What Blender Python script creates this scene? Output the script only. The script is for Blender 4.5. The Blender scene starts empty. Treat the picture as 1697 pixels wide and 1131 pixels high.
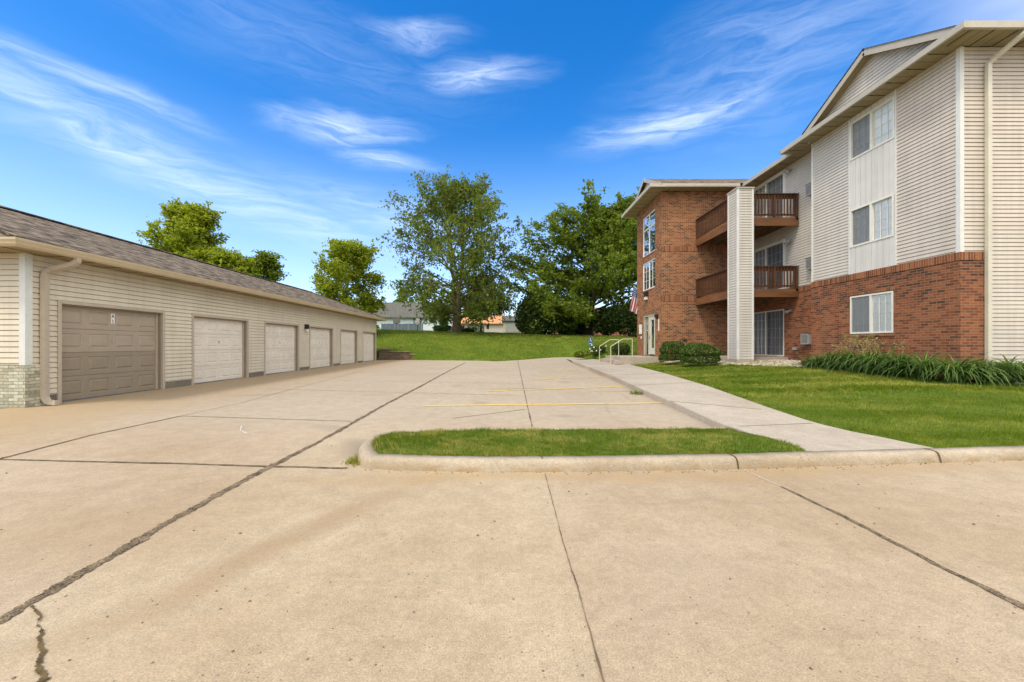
import bpy, math, random
import numpy as np
from mathutils import Vector
R = math.radians
C = bpy.context.scene
col = C.collection
random.seed(7)
rng = np.random.default_rng(11)

# ---------------------------------------------------------------- camera
EYE = 1.25
F, CX, CY = 660.0, 837.0, 572.5          # calibration of the photograph (pixels of the 1697 wide picture)
cam_d = bpy.data.cameras.new('camera'); cam = bpy.data.objects.new('camera', cam_d); col.objects.link(cam)
cam.location = (0, 0, EYE); cam.rotation_euler = (R(90), 0, 0)
cam_d.sensor_width = 36; cam_d.lens = F / 1697 * 36
cam_d.shift_x = 11.5 / 1697; cam_d.shift_y = 7.0 / 1697
cam_d.clip_start = 0.05; cam_d.clip_end = 3000
C.camera = cam

# ---------------------------------------------------------------- light
SUN_EL, SUN_AZ = 56, 221                   # azimuth measured from +Y towards +X
SUN_STRENGTH, SKY_STRENGTH, EXPOSURE = 1.5, 0.12, 0.55
C.view_settings.view_transform = 'Standard'; C.view_settings.look = 'None'
C.view_settings.exposure = EXPOSURE; C.view_settings.gamma = 1
sun_d = bpy.data.lights.new('sun', 'SUN'); sun_d.energy = SUN_STRENGTH; sun_d.angle = R(10)
sun_d.color = (1.0, 0.93, 0.83)
sun = bpy.data.objects.new('sun', sun_d); col.objects.link(sun)
sv = Vector((math.sin(R(SUN_AZ)) * math.cos(R(SUN_EL)), math.cos(R(SUN_AZ)) * math.cos(R(SUN_EL)), math.sin(R(SUN_EL))))
sun.rotation_euler = sv.to_track_quat('Z', 'Y').to_euler(); sun.location = sv * 60


def nd(t, typ, ins=None, **props):
    n = t.nodes.new('ShaderNode' + typ)
    for k, v in props.items(): setattr(n, k, v)
    if ins:
        for k, v in ins.items():
            s = n.inputs[k]
            if isinstance(v, bpy.types.NodeSocket): t.links.new(v, s)
            else:
                if isinstance(v, tuple) and len(v) == 3 and s.type == 'RGBA': v = (*v, 1)
                s.default_value = v
    return n


def mth(t, op, a, b=0.0, c=None):
    n = t.nodes.new('ShaderNodeMath'); n.operation = op
    for i, v in enumerate([a, b] + ([c] if c is not None else [])):
        if isinstance(v, bpy.types.NodeSocket): t.links.new(v, n.inputs[i])
        else: n.inputs[i].default_value = v
    return n.outputs[0]


def mix(t, fac, a, b, blend='MIX'):
    n = t.nodes.new('ShaderNodeMix'); n.data_type = 'RGBA'; n.blend_type = blend
    for s, v in ((n.inputs[0], fac), (n.inputs[6], a), (n.inputs[7], b)):
        if isinstance(v, bpy.types.NodeSocket): t.links.new(v, s)
        else: s.default_value = (*v, 1) if isinstance(v, tuple) and len(v) == 3 else v
    return n.outputs[2]


def rmp(t, v, a, b, c=0.0, d=1.0, smooth=True):
    n = nd(t, 'MapRange', {'Value': v, 'From Min': a, 'From Max': b, 'To Min': c, 'To Max': d})
    if smooth: n.interpolation_type = 'SMOOTHSTEP'
    return n.outputs[0]


# sky: Nishita with thin high cirrus placed by azimuth and elevation
W = bpy.data.worlds.new('World'); C.world = W; W.use_nodes = True
t = W.node_tree; t.nodes.clear()
sky = nd(t, 'TexSky', sky_type='NISHITA', sun_disc=False, sun_elevation=R(SUN_EL), sun_rotation=R(SUN_AZ),
         air_density=1.0, dust_density=0.6, ozone_density=2.2)
hsv = nd(t, 'HueSaturation', {'Saturation': 1.44, 'Value': 1.48, 'Hue': 0.506, 'Color': sky.outputs[0]})
tc = nd(t, 'TexCoord'); sp = nd(t, 'SeparateXYZ', {0: tc.outputs['Generated']})
az = mth(t, 'ARCTAN2', sp.outputs[0], sp.outputs[1]); el = mth(t, 'ARCSINE', sp.outputs[2])
ae0 = nd(t, 'CombineXYZ', {0: az, 1: el, 2: 0.0}).outputs[0]
mp0 = nd(t, 'Mapping', {'Vector': ae0, 'Rotation': (0, 0, R(8)), 'Scale': (2.0, 5.5, 1)}).outputs[0]
wv = nd(t, 'TexNoise', {'Vector': mp0, 'Scale': 1.6, 'Detail': 4.0, 'Roughness': 0.55})
wv2 = nd(t, 'VectorMath', {0: wv.outputs['Color'], 1: (0.5, 0.5, 0.5)}, operation='SUBTRACT')
wv3 = nd(t, 'VectorMath', {0: wv2.outputs[0], 1: (0.20, 0.075, 0)}, operation='MULTIPLY')
ae = nd(t, 'VectorMath', {0: ae0, 1: wv3.outputs[0]}, operation='ADD').outputs[0]
# (azimuth deg, elevation deg, half length deg, half width deg, tilt deg, density)
CLOUDS = [(-38, 18.6, 24, 2.6, -15, .36), (-47, 20.5, 14, 1.2, -14, .44), (-46, 24.5, 8, 1.2, -6, .40),
          (-22, 27.0, 7.5, 1.7, 4, .62), (-16, 24.2, 5.5, 1.1, -2, .42), (-4, 34.0, 7.5, 1.6, 2, .50),
          (-13, 37.2, 7, 1.2, 3, .36), (23, 27.3, 11, 2.2, 6, .56), (34, 31.0, 16, 6.0, 10, .19),
          (-28, 34.0, 22, 4.0, -4, .10), (-14, 17.0, 18, 3.0, -10, .26), (30, 17.0, 12, 2.0, 3, .22)]
# unseen bright cloud bank added behind and beside the viewer as fill light
FILL_BANK = [(180, 48, 85, 46, 0, 1.0), (-180, 48, 85, 46, 0, 1.0), (100, 38, 52, 42, 0, 1.0), (-105, 42, 45, 38, 0, 1.0)]
acc = None
for a0, e0, la, lb, rt, s in CLOUDS:
    m = nd(t, 'Mapping', {'Vector': ae, 'Location': (R(a0), R(e0), 0), 'Rotation': (0, 0, R(rt)), 'Scale': (R(la), R(lb), 1)}, vector_type='TEXTURE')
    ln = nd(t, 'VectorMath', {0: m.outputs[0]}, operation='LENGTH').outputs['Value']
    f = rmp(t, ln, -0.25, 1.7, s, 0.0)
    acc = f if acc is None else mth(t, 'MAXIMUM', acc, f)
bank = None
for a0, e0, la, lb, rt, s in FILL_BANK:
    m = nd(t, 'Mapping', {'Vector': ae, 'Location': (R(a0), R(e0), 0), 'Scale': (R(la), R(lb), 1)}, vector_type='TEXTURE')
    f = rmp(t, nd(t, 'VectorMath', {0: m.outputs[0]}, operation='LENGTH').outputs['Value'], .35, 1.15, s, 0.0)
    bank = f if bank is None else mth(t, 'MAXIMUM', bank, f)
mp1 = nd(t, 'Mapping', {'Vector': ae, 'Rotation': (0, 0, R(10)), 'Scale': (3.2, 24.0, 1)}).outputs[0]
nz = nd(t, 'TexNoise', {'Vector': mp1, 'Scale': 2.3, 'Detail': 9.0, 'Roughness': 0.66, 'Distortion': 0.7})
nzf = rmp(t, nz.outputs[0], 0.28, 0.74, 0.22, 1.2)
cf = mth(t, 'MINIMUM', mth(t, 'MULTIPLY', acc, nzf), 0.9)
haze_f = rmp(t, el, R(0), R(30), 0.42, 0.0)
cl = mix(t, cf, hsv.outputs[0], (7.6, 8.4, 9.6))
cl = mix(t, haze_f, cl, (6.4, 7.5, 10.0))
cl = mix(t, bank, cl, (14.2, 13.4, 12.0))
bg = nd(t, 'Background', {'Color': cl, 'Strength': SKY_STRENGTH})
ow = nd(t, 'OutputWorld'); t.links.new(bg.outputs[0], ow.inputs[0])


# ---------------------------------------------------------------- mesh helpers
class MB:
    def __init__(s): s.v = []; s.f = []; s.sm = []
    def add(s, vs, fs, smooth=False):
        o = len(s.v); s.v.extend([tuple(p) for p in vs])
        for f in fs: s.f.append(tuple(o + i for i in f)); s.sm.append(smooth)
    def quad(s, a, b, c, d): s.add([a, b, c, d], [(0, 1, 2, 3)])
    def poly(s, pts): s.add(pts, [tuple(range(len(pts)))])
    def box(s, x0, x1, y0, y1, z0, z1):
        x0, x1 = min(x0, x1), max(x0, x1); y0, y1 = min(y0, y1), max(y0, y1); z0, z1 = min(z0, z1), max(z0, z1)
        s.add([(x0, y0, z0), (x1, y0, z0), (x1, y1, z0), (x0, y1, z0), (x0, y0, z1), (x1, y0, z1), (x1, y1, z1), (x0, y1, z1)],
              [(0, 3, 2, 1), (4, 5, 6, 7), (0, 1, 5, 4), (1, 2, 6, 5), (2, 3, 7, 6), (3, 0, 4, 7)])
    def bar(s, a, b, w, h=None, up=(0, 0, 1)):
        h = h or w; a = Vector(a); b = Vector(b); d = (b - a).normalized(); up = Vector(up)
        if abs(d.dot(up)) > .98: up = Vector((0, 1, 0))
        r = d.cross(up).normalized() * (w / 2); u = r.cross(d).normalized() * (h / 2)
        vs = [p + i * r + j * u for p in (a, b) for i, j in ((-1, -1), (1, -1), (1, 1), (-1, 1))]
        s.add(vs, [(0, 1, 2, 3), (7, 6, 5, 4), (0, 4, 5, 1), (1, 5, 6, 2), (2, 6, 7, 3), (3, 7, 4, 0)])
    def tube(s, pts, rad, n=8, smooth=True, rot=0.0):
        pts = [Vector(p) for p in pts]; k = len(pts)
        if not hasattr(rad, '__len__'): rad = [rad] * k
        vs = []; ref = None
        for i, p in enumerate(pts):
            d = (pts[min(i + 1, k - 1)] - pts[max(i - 1, 0)]).normalized()
            if ref is None: ref = Vector((0, 1, 0)) if abs(d.y) < .9 else Vector((1, 0, 0))
            a = (ref - d * ref.dot(d)).normalized(); b = d.cross(a); ref = a
            for j in range(n):
                an = 2 * math.pi * j / n + rot
                vs.append(p + (a * math.cos(an) + b * math.sin(an)) * rad[i])
        fs = [(i * n + j, i * n + (j + 1) % n, (i + 1) * n + (j + 1) % n, (i + 1) * n + j) for i in range(k - 1) for j in range(n)]
        s.add(vs, fs, smooth); s.add([vs[j] for j in range(n)][::-1], [tuple(range(n))]); s.add([vs[(k - 1) * n + j] for j in range(n)], [tuple(range(n))])
    def sweep(s, path, prof, side=1, smooth=False, caps=True):
        # profile points (d, h): d = offset to the right of the path direction * side, h = height
        P = [Vector((p[0], p[1], 0)) for p in path]; k = len(P); n = len(prof); vs = []
        for i in range(k):
            d1 = (P[i] - P[i - 1]).normalized() if i else (P[1] - P[0]).normalized()
            d2 = (P[i + 1] - P[i]).normalized() if i < k - 1 else d1
            n1 = Vector((d1.y, -d1.x, 0)); n2 = Vector((d2.y, -d2.x, 0)); m = (n1 + n2).normalized()
            m = m / max(.3, m.dot(n1)) * side
            z = path[i][2] if len(path[i]) > 2 else 0
            for d, h in prof: q = P[i] + m * d; vs.append((q.x, q.y, z + h))
        s.add(vs, [(i * n + j, i * n + (j + 1) % n, (i + 1) * n + (j + 1) % n, (i + 1) * n + j) for i in range(k - 1) for j in range(n)], smooth)
        if caps: s.add(vs[:n], [tuple(range(n))]); s.add(vs[-n:], [tuple(range(n))])
    def build(s, name, m, parent=None, uv=False, swap=False, loc=None, uoff=0.0):
        off = Vector((0, 0, 0)); p = parent
        while p is not None: off += p.location; p = p.parent
        if loc is not None: off = Vector(loc)
        va = np.array(s.v, dtype=np.float32).reshape(-1, 3)
        me = bpy.data.meshes.new(name)
        me.from_pydata([tuple(x) for x in (va - np.array(off, dtype=np.float32))], [], s.f)
        me.polygons.foreach_set('use_smooth', s.sm)
        if uv:
            ul = me.uv_layers.new(name='UVMap'); me.calc_loop_triangles() if False else None
            for p in me.polygons:
                nn = p.normal; ax = max(range(3), key=lambda i: abs(nn[i]))
                for li in p.loop_indices:
                    q = va[me.loops[li].vertex_index]
                    u, v = ((q[1], q[2]), (q[0], q[2]), (q[0], q[1]))[ax]
                    ul.data[li].uv = (v, u) if False else ((v - uoff, u) if swap else (u, v))
        if isinstance(m, (list, tuple)):
            for x in m: me.materials.append(x)
        else: me.materials.append(m)
        o = bpy.data.objects.new(name, me); col.objects.link(o)
        if parent is not None: o.parent = parent
        elif loc is not None: o.location = loc
        return o


def fast_mesh(name, verts, nper, m, parent=None, loc=(0, 0, 0), uvs=None):
    """verts (N*nper,3): N separate polygons of nper corners"""
    off = Vector((0, 0, 0)); p = parent
    while p is not None: off += p.location; p = p.parent
    if parent is None: off = Vector(loc)
    verts = np.asarray(verts, dtype=np.float32).reshape(-1, 3) - np.array(off, dtype=np.float32)
    nv = len(verts); npoly = nv // nper
    me = bpy.data.meshes.new(name)
    me.vertices.add(nv); me.vertices.foreach_set('co', verts.ravel())
    me.loops.add(nv); me.loops.foreach_set('vertex_index', np.arange(nv, dtype=np.int32))
    me.polygons.add(npoly); me.polygons.foreach_set('loop_start', np.arange(0, nv, nper, dtype=np.int32))
    try: me.polygons.foreach_set('loop_total', np.full(npoly, nper, dtype=np.int32))
    except Exception: pass
    me.update(calc_edges=True); me.materials.append(m)
    o = bpy.data.objects.new(name, me); col.objects.link(o)
    if parent is not None: o.parent = parent
    else: o.location = loc
    return o


def tag(o, label=None, cat=None, group=None, kind=None):
    if label: o['label'] = label
    if cat: o['category'] = cat
    if group: o['group'] = group
    if kind: o['kind'] = kind
    return o


def thing(name, label, cat, loc, group=None):
    o = bpy.data.objects.new(name, None); col.objects.link(o); o.location = loc
    o.empty_display_size = .2
    return tag(o, label, cat, group)


def struct(o): o['kind'] = 'structure'; return o


def copy_tree(o, parent=None):
    c = o.copy(); col.objects.link(c)
    if parent is not None: c.parent = parent
    for ch in o.children: copy_tree(ch, c)
    return c


# ---------------------------------------------------------------- materials
def new_mat(name):
    m = bpy.data.materials.new(name); m.use_nodes = True; t = m.node_tree; t.nodes.clear()
    out = nd(t, 'OutputMaterial'); return m, t, out


def pbsdf(t, out, colr, rough=.7, normal=None, metal=0.0, spec=.3):
    b = nd(t, 'BsdfPrincipled', {'Base Color': colr, 'Roughness': rough, 'Metallic': metal, 'Specular IOR Level': spec})
    if normal is not None: t.links.new(normal, b.inputs['Normal'])
    t.links.new(b.outputs[0], out.inputs[0]); return b


def simple(name, c, rough=.6, var=.12, scale=3.0, bump=0.0, bscale=60.0, metal=0.0, spec=.3, fine=.06, stretch=None):
    m, t, out = new_mat(name); tc = nd(t, 'TexCoord'); v = tc.outputs['Object']
    if stretch: v = nd(t, 'Mapping', {'Vector': v, 'Scale': stretch}).outputs[0]
    a = nd(t, 'TexNoise', {'Vector': v, 'Scale': scale, 'Detail': 5.0, 'Roughness': .6})
    b = nd(t, 'TexNoise', {'Vector': v, 'Scale': scale * 14, 'Detail': 3.0})
    k = mth(t, 'ADD', rmp(t, a.outputs[0], .3, .7, 1 - var, 1 + var), rmp(t, b.outputs[0], .3, .7, -fine, fine))
    cc = nd(t, 'VectorMath', {0: c, 3: k}, operation='SCALE').outputs[0]
    nrm = None
    if bump:
        bn = nd(t, 'TexNoise', {'Vector': v, 'Scale': bscale, 'Detail': 3.0})
        nrm = nd(t, 'Bump', {'Height': bn.outputs[0], 'Strength': bump, 'Distance': .01}).outputs[0]
    pbsdf(t, out, cc, rough, nrm, metal, spec); return m


def siding_mat(name, c, dirt):
    m, t, out = new_mat(name); tc = nd(t, 'TexCoord'); v = tc.outputs['Object']
    a = nd(t, 'TexNoise', {'Vector': v, 'Scale': 1.1, 'Detail': 5.0})
    s = nd(t, 'Mapping', {'Vector': v, 'Scale': (9, 9, .35)}).outputs[0]
    b = nd(t, 'TexNoise', {'Vector': s, 'Scale': 1.0, 'Detail': 4.0})
    k = mth(t, 'MULTIPLY', rmp(t, a.outputs[0], .3, .7, .94, 1.05), rmp(t, b.outputs[0], .3, .75, 1.03, .93))
    cc = nd(t, 'VectorMath', {0: c, 3: k}, operation='SCALE').outputs[0]
    cc = mix(t, rmp(t, a.outputs[0], .55, .8, 0, dirt), cc, (.28, .25, .19))
    pbsdf(t, out, cc, .5, None, 0, .35); return m


def brick_mat(name, c1, c2, c3, mort, bw=.215, rh=.075, boff=.5):
    m, t, out = new_mat(name); uv = nd(t, 'UVMap', uv_map='UVMap').outputs[0]
    br = nd(t, 'TexBrick', {'Vector': uv, 'Color1': (0, 0, 0), 'Color2': (1, 1, 1), 'Mortar': (.5, .5, .5), 'Scale': 1.0, 'Mortar Size': .006,
                            'Mortar Smooth': .15, 'Brick Width': bw, 'Row Height': rh}, offset=boff)
    v = br.outputs['Color']
    bl = nd(t, 'TexNoise', {'Vector': uv, 'Scale': .8, 'Detail': 4.0})
    v2 = mth(t, 'ADD', v, rmp(t, bl.outputs[0], .3, .7, -.22, .22))
    ramp = nd(t, 'ValToRGB', {0: v2}); e = ramp.color_ramp.elements
    e[0].position = .0; e[0].color = (*c3, 1); e[1].position = .22; e[1].color = (*c1, 1)
    x = e.new(.62); x.color = (*c2, 1); x = e.new(.93); x.color = (c2[0] * 1.15, c2[1] * 1.25, c2[2] * 1.3, 1)
    fn = nd(t, 'TexNoise', {'Vector': uv, 'Scale': 22.0, 'Detail': 4.0, 'Roughness': .7})
    cc = nd(t, 'VectorMath', {0: ramp.outputs[0], 3: rmp(t, fn.outputs[0], .25, .75, .7, 1.28)}, operation='SCALE').outputs[0]
    cc = mix(t, br.outputs['Fac'], cc, mort)
    h = mth(t, 'ADD', mth(t, 'MULTIPLY', br.outputs['Fac'], -1.0), mth(t, 'MULTIPLY', fn.outputs[0], .35))
    nrm = nd(t, 'Bump', {'Height': h, 'Strength': .6, 'Distance': .008}).outputs[0]
    pbsdf(t, out, cc, .85, nrm, 0, .2); return m


def shingle_mat(name, ca, cb, cd):
    m, t, out = new_mat(name); uv = nd(t, 'UVMap', uv_map='UVMap').outputs[0]
    br = nd(t, 'TexBrick', {'Vector': uv, 'Color1': (0, 0, 0), 'Color2': (1, 1, 1), 'Mortar': (0, 0, 0), 'Scale': 1.0, 'Mortar Size': .006,
                            'Mortar Smooth': .3, 'Brick Width': .24, 'Row Height': .14}, offset=.37, offset_frequency=3)
    w = nd(t, 'Mapping', {'Vector': uv, 'Scale': (1.6, 4.6, 1), 'Rotation': (0, 0, .35)}).outputs[0]
    bl = nd(t, 'TexNoise', {'Vector': w, 'Scale': 1.7, 'Detail': 4.0, 'Roughness': .6, 'Distortion': .6})
    g = nd(t, 'TexNoise', {'Vector': uv, 'Scale': 70.0, 'Detail': 3.0})
    v = mth(t, 'ADD', mth(t, 'MULTIPLY', br.outputs['Color'], .62), rmp(t, bl.outputs[0], .34, .66, -.35, .62))
    cc = mix(t, v, ca, cb)
    cc = nd(t, 'VectorMath', {0: cc, 3: rmp(t, g.outputs[0], .25, .75, .72, 1.25)}, operation='SCALE').outputs[0]
    cc = mix(t, mth(t, 'MULTIPLY', br.outputs['Fac'], .7), cc, cd)  # dark joints between shingles, with the row edge shadow painted in
    nrm = nd(t, 'Bump', {'Height': mth(t, 'SUBTRACT', mth(t, 'MULTIPLY', g.outputs[0], .5), br.outputs['Fac']), 'Strength': .7, 'Distance': .01}).outputs[0]
    pbsdf(t, out, cc, .95, nrm, 0, .12); return m


STAINS = []   # (x, y, half length, half width, rotation, strength, colour)


def concrete_mat(name, ca, cb, yard=False, fine=1.0, worn=False):
    m, t, out = new_mat(name); tc = nd(t, 'TexCoord'); v = tc.outputs['Object']
    a = nd(t, 'TexNoise', {'Vector': v, 'Scale': .45, 'Detail': 7.0, 'Roughness': .62})
    b = nd(t, 'TexNoise', {'Vector': v, 'Scale': 5.0, 'Detail': 5.0, 'Roughness': .65})
    c = nd(t, 'TexNoise', {'Vector': v, 'Scale': 120.0, 'Detail': 5.0, 'Roughness': .8})
    cc = mix(t, rmp(t, a.outputs[0], .32, .68), ca, cb)
    k = mth(t, 'MULTIPLY', rmp(t, b.outputs[0], .25, .75, .90, 1.08), rmp(t, c.outputs[0], .28, .72, 1 - .36 * fine, 1 + .30 * fine))
    cc = nd(t, 'VectorMath', {0: cc, 3: k}, operation='SCALE').outputs[0]
    # aggregate and pits
    vo = nd(t, 'TexVoronoi', {'Vector': v, 'Scale': 42.0, 'Randomness': 1.0})
    pit = mth(t, 'MULTIPLY', rmp(t, vo.outputs['Distance'], .10, .22, 1, 0), rmp(t, nd(t, 'SeparateXYZ', {0: vo.outputs['Color']}).outputs[0], .80, .84, 0, 1))
    cc = mix(t, mth(t, 'MULTIPLY', pit, .75), cc, (.10, .075, .05))
    vo2 = nd(t, 'TexVoronoi', {'Vector': v, 'Scale': 17.0, 'Randomness': 1.0})
    pt2 = mth(t, 'MULTIPLY', rmp(t, vo2.outputs['Distance'], .06, .13, 1, 0), rmp(t, nd(t, 'SeparateXYZ', {0: vo2.outputs['Color']}).outputs[1], .90, .92, 0, 1))
    cc = mix(t, mth(t, 'MULTIPLY', pt2, .8), cc, (.07, .05, .035))
    pl = mth(t, 'MULTIPLY', rmp(t, vo.outputs['Distance'], .12, .25, 1, 0), rmp(t, nd(t, 'SeparateXYZ', {0: vo.outputs['Color']}).outputs[2], .86, .9, 0, 1))
    cc = mix(t, mth(t, 'MULTIPLY', pl, .22), cc, (.50, .44, .36))
    m2 = nd(t, 'TexNoise', {'Vector': v, 'Scale': 26.0, 'Detail': 4.0, 'Roughness': .7})
    cc = nd(t, 'VectorMath', {0: cc, 3: rmp(t, m2.outputs[0], .28, .72, .90, 1.09)}, operation='SCALE').outputs[0]
    if worn:      # gutter dirt and scuffs
        zz = nd(t, 'SeparateXYZ', {0: v}).outputs[2]
        cc = mix(t, mth(t, 'MULTIPLY', rmp(t, zz, .085, .015, 0, .7), rmp(t, b.outputs[0], .35, .62)), cc, (.28, .19, .09))
        sc = nd(t, 'TexNoise', {'Vector': nd(t, 'Mapping', {'Vector': v, 'Scale': (1.6, 1.6, 9)}).outputs[0], 'Scale': 2.2, 'Detail': 7.0, 'Roughness': .75})
        cc = mix(t, rmp(t, sc.outputs[0], .57, .68, 0, .45), cc, (.16, .125, .09))
    if yard:
        (ja, jb) = (at_lot(0, 1029), at_lot(587, 700)); nx_, ny_ = jb[1] - ja[1], -(jb[0] - ja[0]); ll = math.hypot(nx_, ny_)
        dj = nd(t, 'VectorMath', {0: v, 1: (nx_ / ll, ny_ / ll, 0)}, operation='DOT_PRODUCT').outputs['Value']; dj = mth(t, 'SUBTRACT', dj, (ja[0] * nx_ + ja[1] * ny_) / ll)
        cc = mix(t, mth(t, 'LESS_THAN', dj, 0.0), cc, nd(t, 'VectorMath', {0: cc, 1: (.95, .93, .94)}, operation='MULTIPLY').outputs[0])
        (ja, jb) = (at_lot(903, 784), at_lot(1000, 1130)); nx_, ny_ = jb[1] - ja[1], -(jb[0] - ja[0]); ll = -math.hypot(nx_, ny_)
        dk = nd(t, 'VectorMath', {0: v, 1: (nx_ / ll, ny_ / ll, 0)}, operation='DOT_PRODUCT').outputs['Value']; dk = mth(t, 'SUBTRACT', dk, (ja[0] * nx_ + ja[1] * ny_) / ll)
        cc = mix(t, mth(t, 'GREATER_THAN', dk, 0.0), cc, nd(t, 'VectorMath', {0: cc, 1: (.955, .94, .95)}, operation='MULTIPLY').outputs[0])
        wn = nd(t, 'VectorMath', {0: nd(t, 'VectorMath', {0: nd(t, 'TexNoise', {'Vector': v, 'Scale': 1.1, 'Detail': 5.0}).outputs['Color'], 1: (.5, .5, .5)}, operation='SUBTRACT').outputs[0], 1: (1.6, 1.6, 0)}, operation='MULTIPLY').outputs[0]
        vw = nd(t, 'VectorMath', {0: v, 1: wn}, operation='ADD').outputs[0]
        x, y = [nd(t, 'SeparateXYZ', {0: vw}).outputs[i] for i in (0, 1)]
        # the lot beyond the island is poured in a greyer mix
        cc = mix(t, rmp(t, y, 4.6, 7.5, 0, .55), cc, nd(t, 'VectorMath', {0: (.405, .345, .265), 3: k}, operation='SCALE').outputs[0])
        # rusty run-off by the garage doors
        cc = mix(t, mth(t, 'MULTIPLY', rmp(t, x, -5.2, -8.6, 0, .8), rmp(t, b.outputs[0], .25, .7, .45, 1.0)), cc, nd(t, 'VectorMath', {0: (.38, .265, .13), 3: k}, operation='SCALE').outputs[0])
        for sx, sy, la, lb, rt, s, sc in STAINS:
            mm = nd(t, 'Mapping', {'Vector': nd(t, 'VectorMath', {0: v, 1: nd(t, 'VectorMath', {0: wn, 3: .35}, operation='SCALE').outputs[0]}, operation='ADD').outputs[0],
                                   'Location': (sx, sy, 0), 'Rotation': (0, 0, R(rt)), 'Scale': (la, lb, 1000)}, vector_type='TEXTURE')
            ln = nd(t, 'VectorMath', {0: mm.outputs[0]}, operation='LENGTH').outputs['Value']
            cc = mix(t, mth(t, 'MULTIPLY', rmp(t, ln, .1, 1.2, s, 0), rmp(t, b.outputs[0], .2, .65, .4, 1.0)), cc, sc)
    bh = mth(t, 'ADD', mth(t, 'MULTIPLY', c.outputs[0], .6), mth(t, 'MULTIPLY', pit, -.7))
    nrm = nd(t, 'Bump', {'Height': bh, 'Strength': .35, 'Distance': .006}).outputs[0]
    pbsdf(t, out, cc, .9, nrm, 0, .2); return m


def grass_ground_mat():
    m, t, out = new_mat('lawn_soil'); v = nd(t, 'TexCoord').outputs['Object']
    a = nd(t, 'TexNoise', {'Vector': v, 'Scale': .35, 'Detail': 6.0, 'Roughness': .65})
    b = nd(t, 'TexNoise', {'Vector': v, 'Scale': 9.0, 'Detail': 6.0, 'Roughness': .7})
    c = nd(t, 'TexNoise', {'Vector': v, 'Scale': 60.0, 'Detail': 3.0, 'Roughness': .7})
    cc = mix(t, rmp(t, a.outputs[0], .35, .68), (.070, .125, .010), (.140, .185, .020))
    cc = mix(t, rmp(t, b.outputs[0], .55, .8, 0, .5), cc, (.20, .19, .05))
    cc = nd(t, 'VectorMath', {0: cc, 3: mth(t, 'MULTIPLY', rmp(t, b.outputs[0], .3, .7, .75, 1.2), rmp(t, c.outputs[0], .3, .7, .6, 1.3))}, operation='SCALE').outputs[0]
    nrm = nd(t, 'Bump', {'Height': mth(t, 'ADD', c.outputs[0], b.outputs[0]), 'Strength': .8, 'Distance': .03}).outputs[0]
    pbsdf(t, out, cc, .95, nrm, 0, .1); return m


def leaf_mat(name, ca, cb, cc_, trans=.35, patch=.5, patch_cols=None):
    m, t, out = new_mat(name); v = nd(t, 'TexCoord').outputs['Object']
    g = nd(t, 'NewGeometry')
    a = nd(t, 'TexNoise', {'Vector': v, 'Scale': patch, 'Detail': 3.0})
    r = g.outputs['Random Per Island']
    c = mix(t, r, ca, cb)
    a2 = nd(t, 'TexNoise', {'Vector': v, 'Scale': patch * 5.3, 'Detail': 4.0})
    c = mix(t, rmp(t, mth(t, 'ADD', mth(t, 'MULTIPLY', a.outputs[0], .55), mth(t, 'MULTIPLY', a2.outputs[0], .45)), .46, .60, 0, .8), c, cc_)
    c = nd(t, 'VectorMath', {0: c, 3: rmp(t, mth(t, 'FRACT', mth(t, 'MULTIPLY', r, 7.31)), 0, 1, .7, 1.3, False)}, operation='SCALE').outputs[0]
    d = nd(t, 'BsdfPrincipled', {'Base Color': c, 'Roughness': .55, 'Specular IOR Level': .25})
    tl = nd(t, 'BsdfTranslucent', {'Color': nd(t, 'VectorMath', {0: c, 1: (1.5, 1.5, .7)}, operation='MULTIPLY').outputs[0]})
    mx = nd(t, 'MixShader', {0: trans, 1: d.outputs[0], 2: tl.outputs[0]})
    t.links.new(mx.outputs[0], out.inputs[0]); return m


def glass_mat(name, ior=1.55, tint=(.97, .985, .98), boost=0.0):
    m, t, out = new_mat(name)
    v = nd(t, 'TexCoord').outputs['Object']
    n = nd(t, 'TexNoise', {'Vector': v, 'Scale': 1.3, 'Detail': 1.0})
    nrm = nd(t, 'Bump', {'Height': n.outputs[0], 'Strength': .04, 'Distance': .1}).outputs[0]
    fr = nd(t, 'Fresnel', {'IOR': ior}); gl = nd(t, 'BsdfGlossy', {'Color': (1, 1, 1), 'Roughness': .02, 'Normal': nrm})
    tr = nd(t, 'BsdfTransparent', {'Color': tint})
    mx = nd(t, 'MixShader', {0: mth(t, 'ADD', fr.outputs[0], boost), 1: tr.outputs[0], 2: gl.outputs[0]})
    t.links.new(mx.outputs[0], out.inputs[0]); return m


def screen_mat():
    m, t, out = new_mat('insect_screen')
    d = nd(t, 'BsdfDiffuse', {'Color': (.15, .16, .175)}); tr = nd(t, 'BsdfTransparent')
    mx = nd(t, 'MixShader', {0: .5, 1: tr.outputs[0], 2: d.outputs[0]}); t.links.new(mx.outputs[0], out.inputs[0]); return m


def blind_mat(name, c, axis, pitch, depth=.35):
    m, t, out = new_mat(name); v = nd(t, 'TexCoord').outputs['Object']; s = nd(t, 'SeparateXYZ', {0: v})
    w = mth(t, 'FRACT', mth(t, 'DIVIDE', s.outputs[axis], pitch))
    k = rmp(t, w, 0, 1, 1 - depth, 1.0)
    cc = nd(t, 'VectorMath', {0: c, 3: k}, operation='SCALE').outputs[0]
    nrm = nd(t, 'Bump', {'Height': w, 'Strength': .4, 'Distance': .01}).outputs[0]
    pbsdf(t, out, cc, .7, nrm); return m


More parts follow.
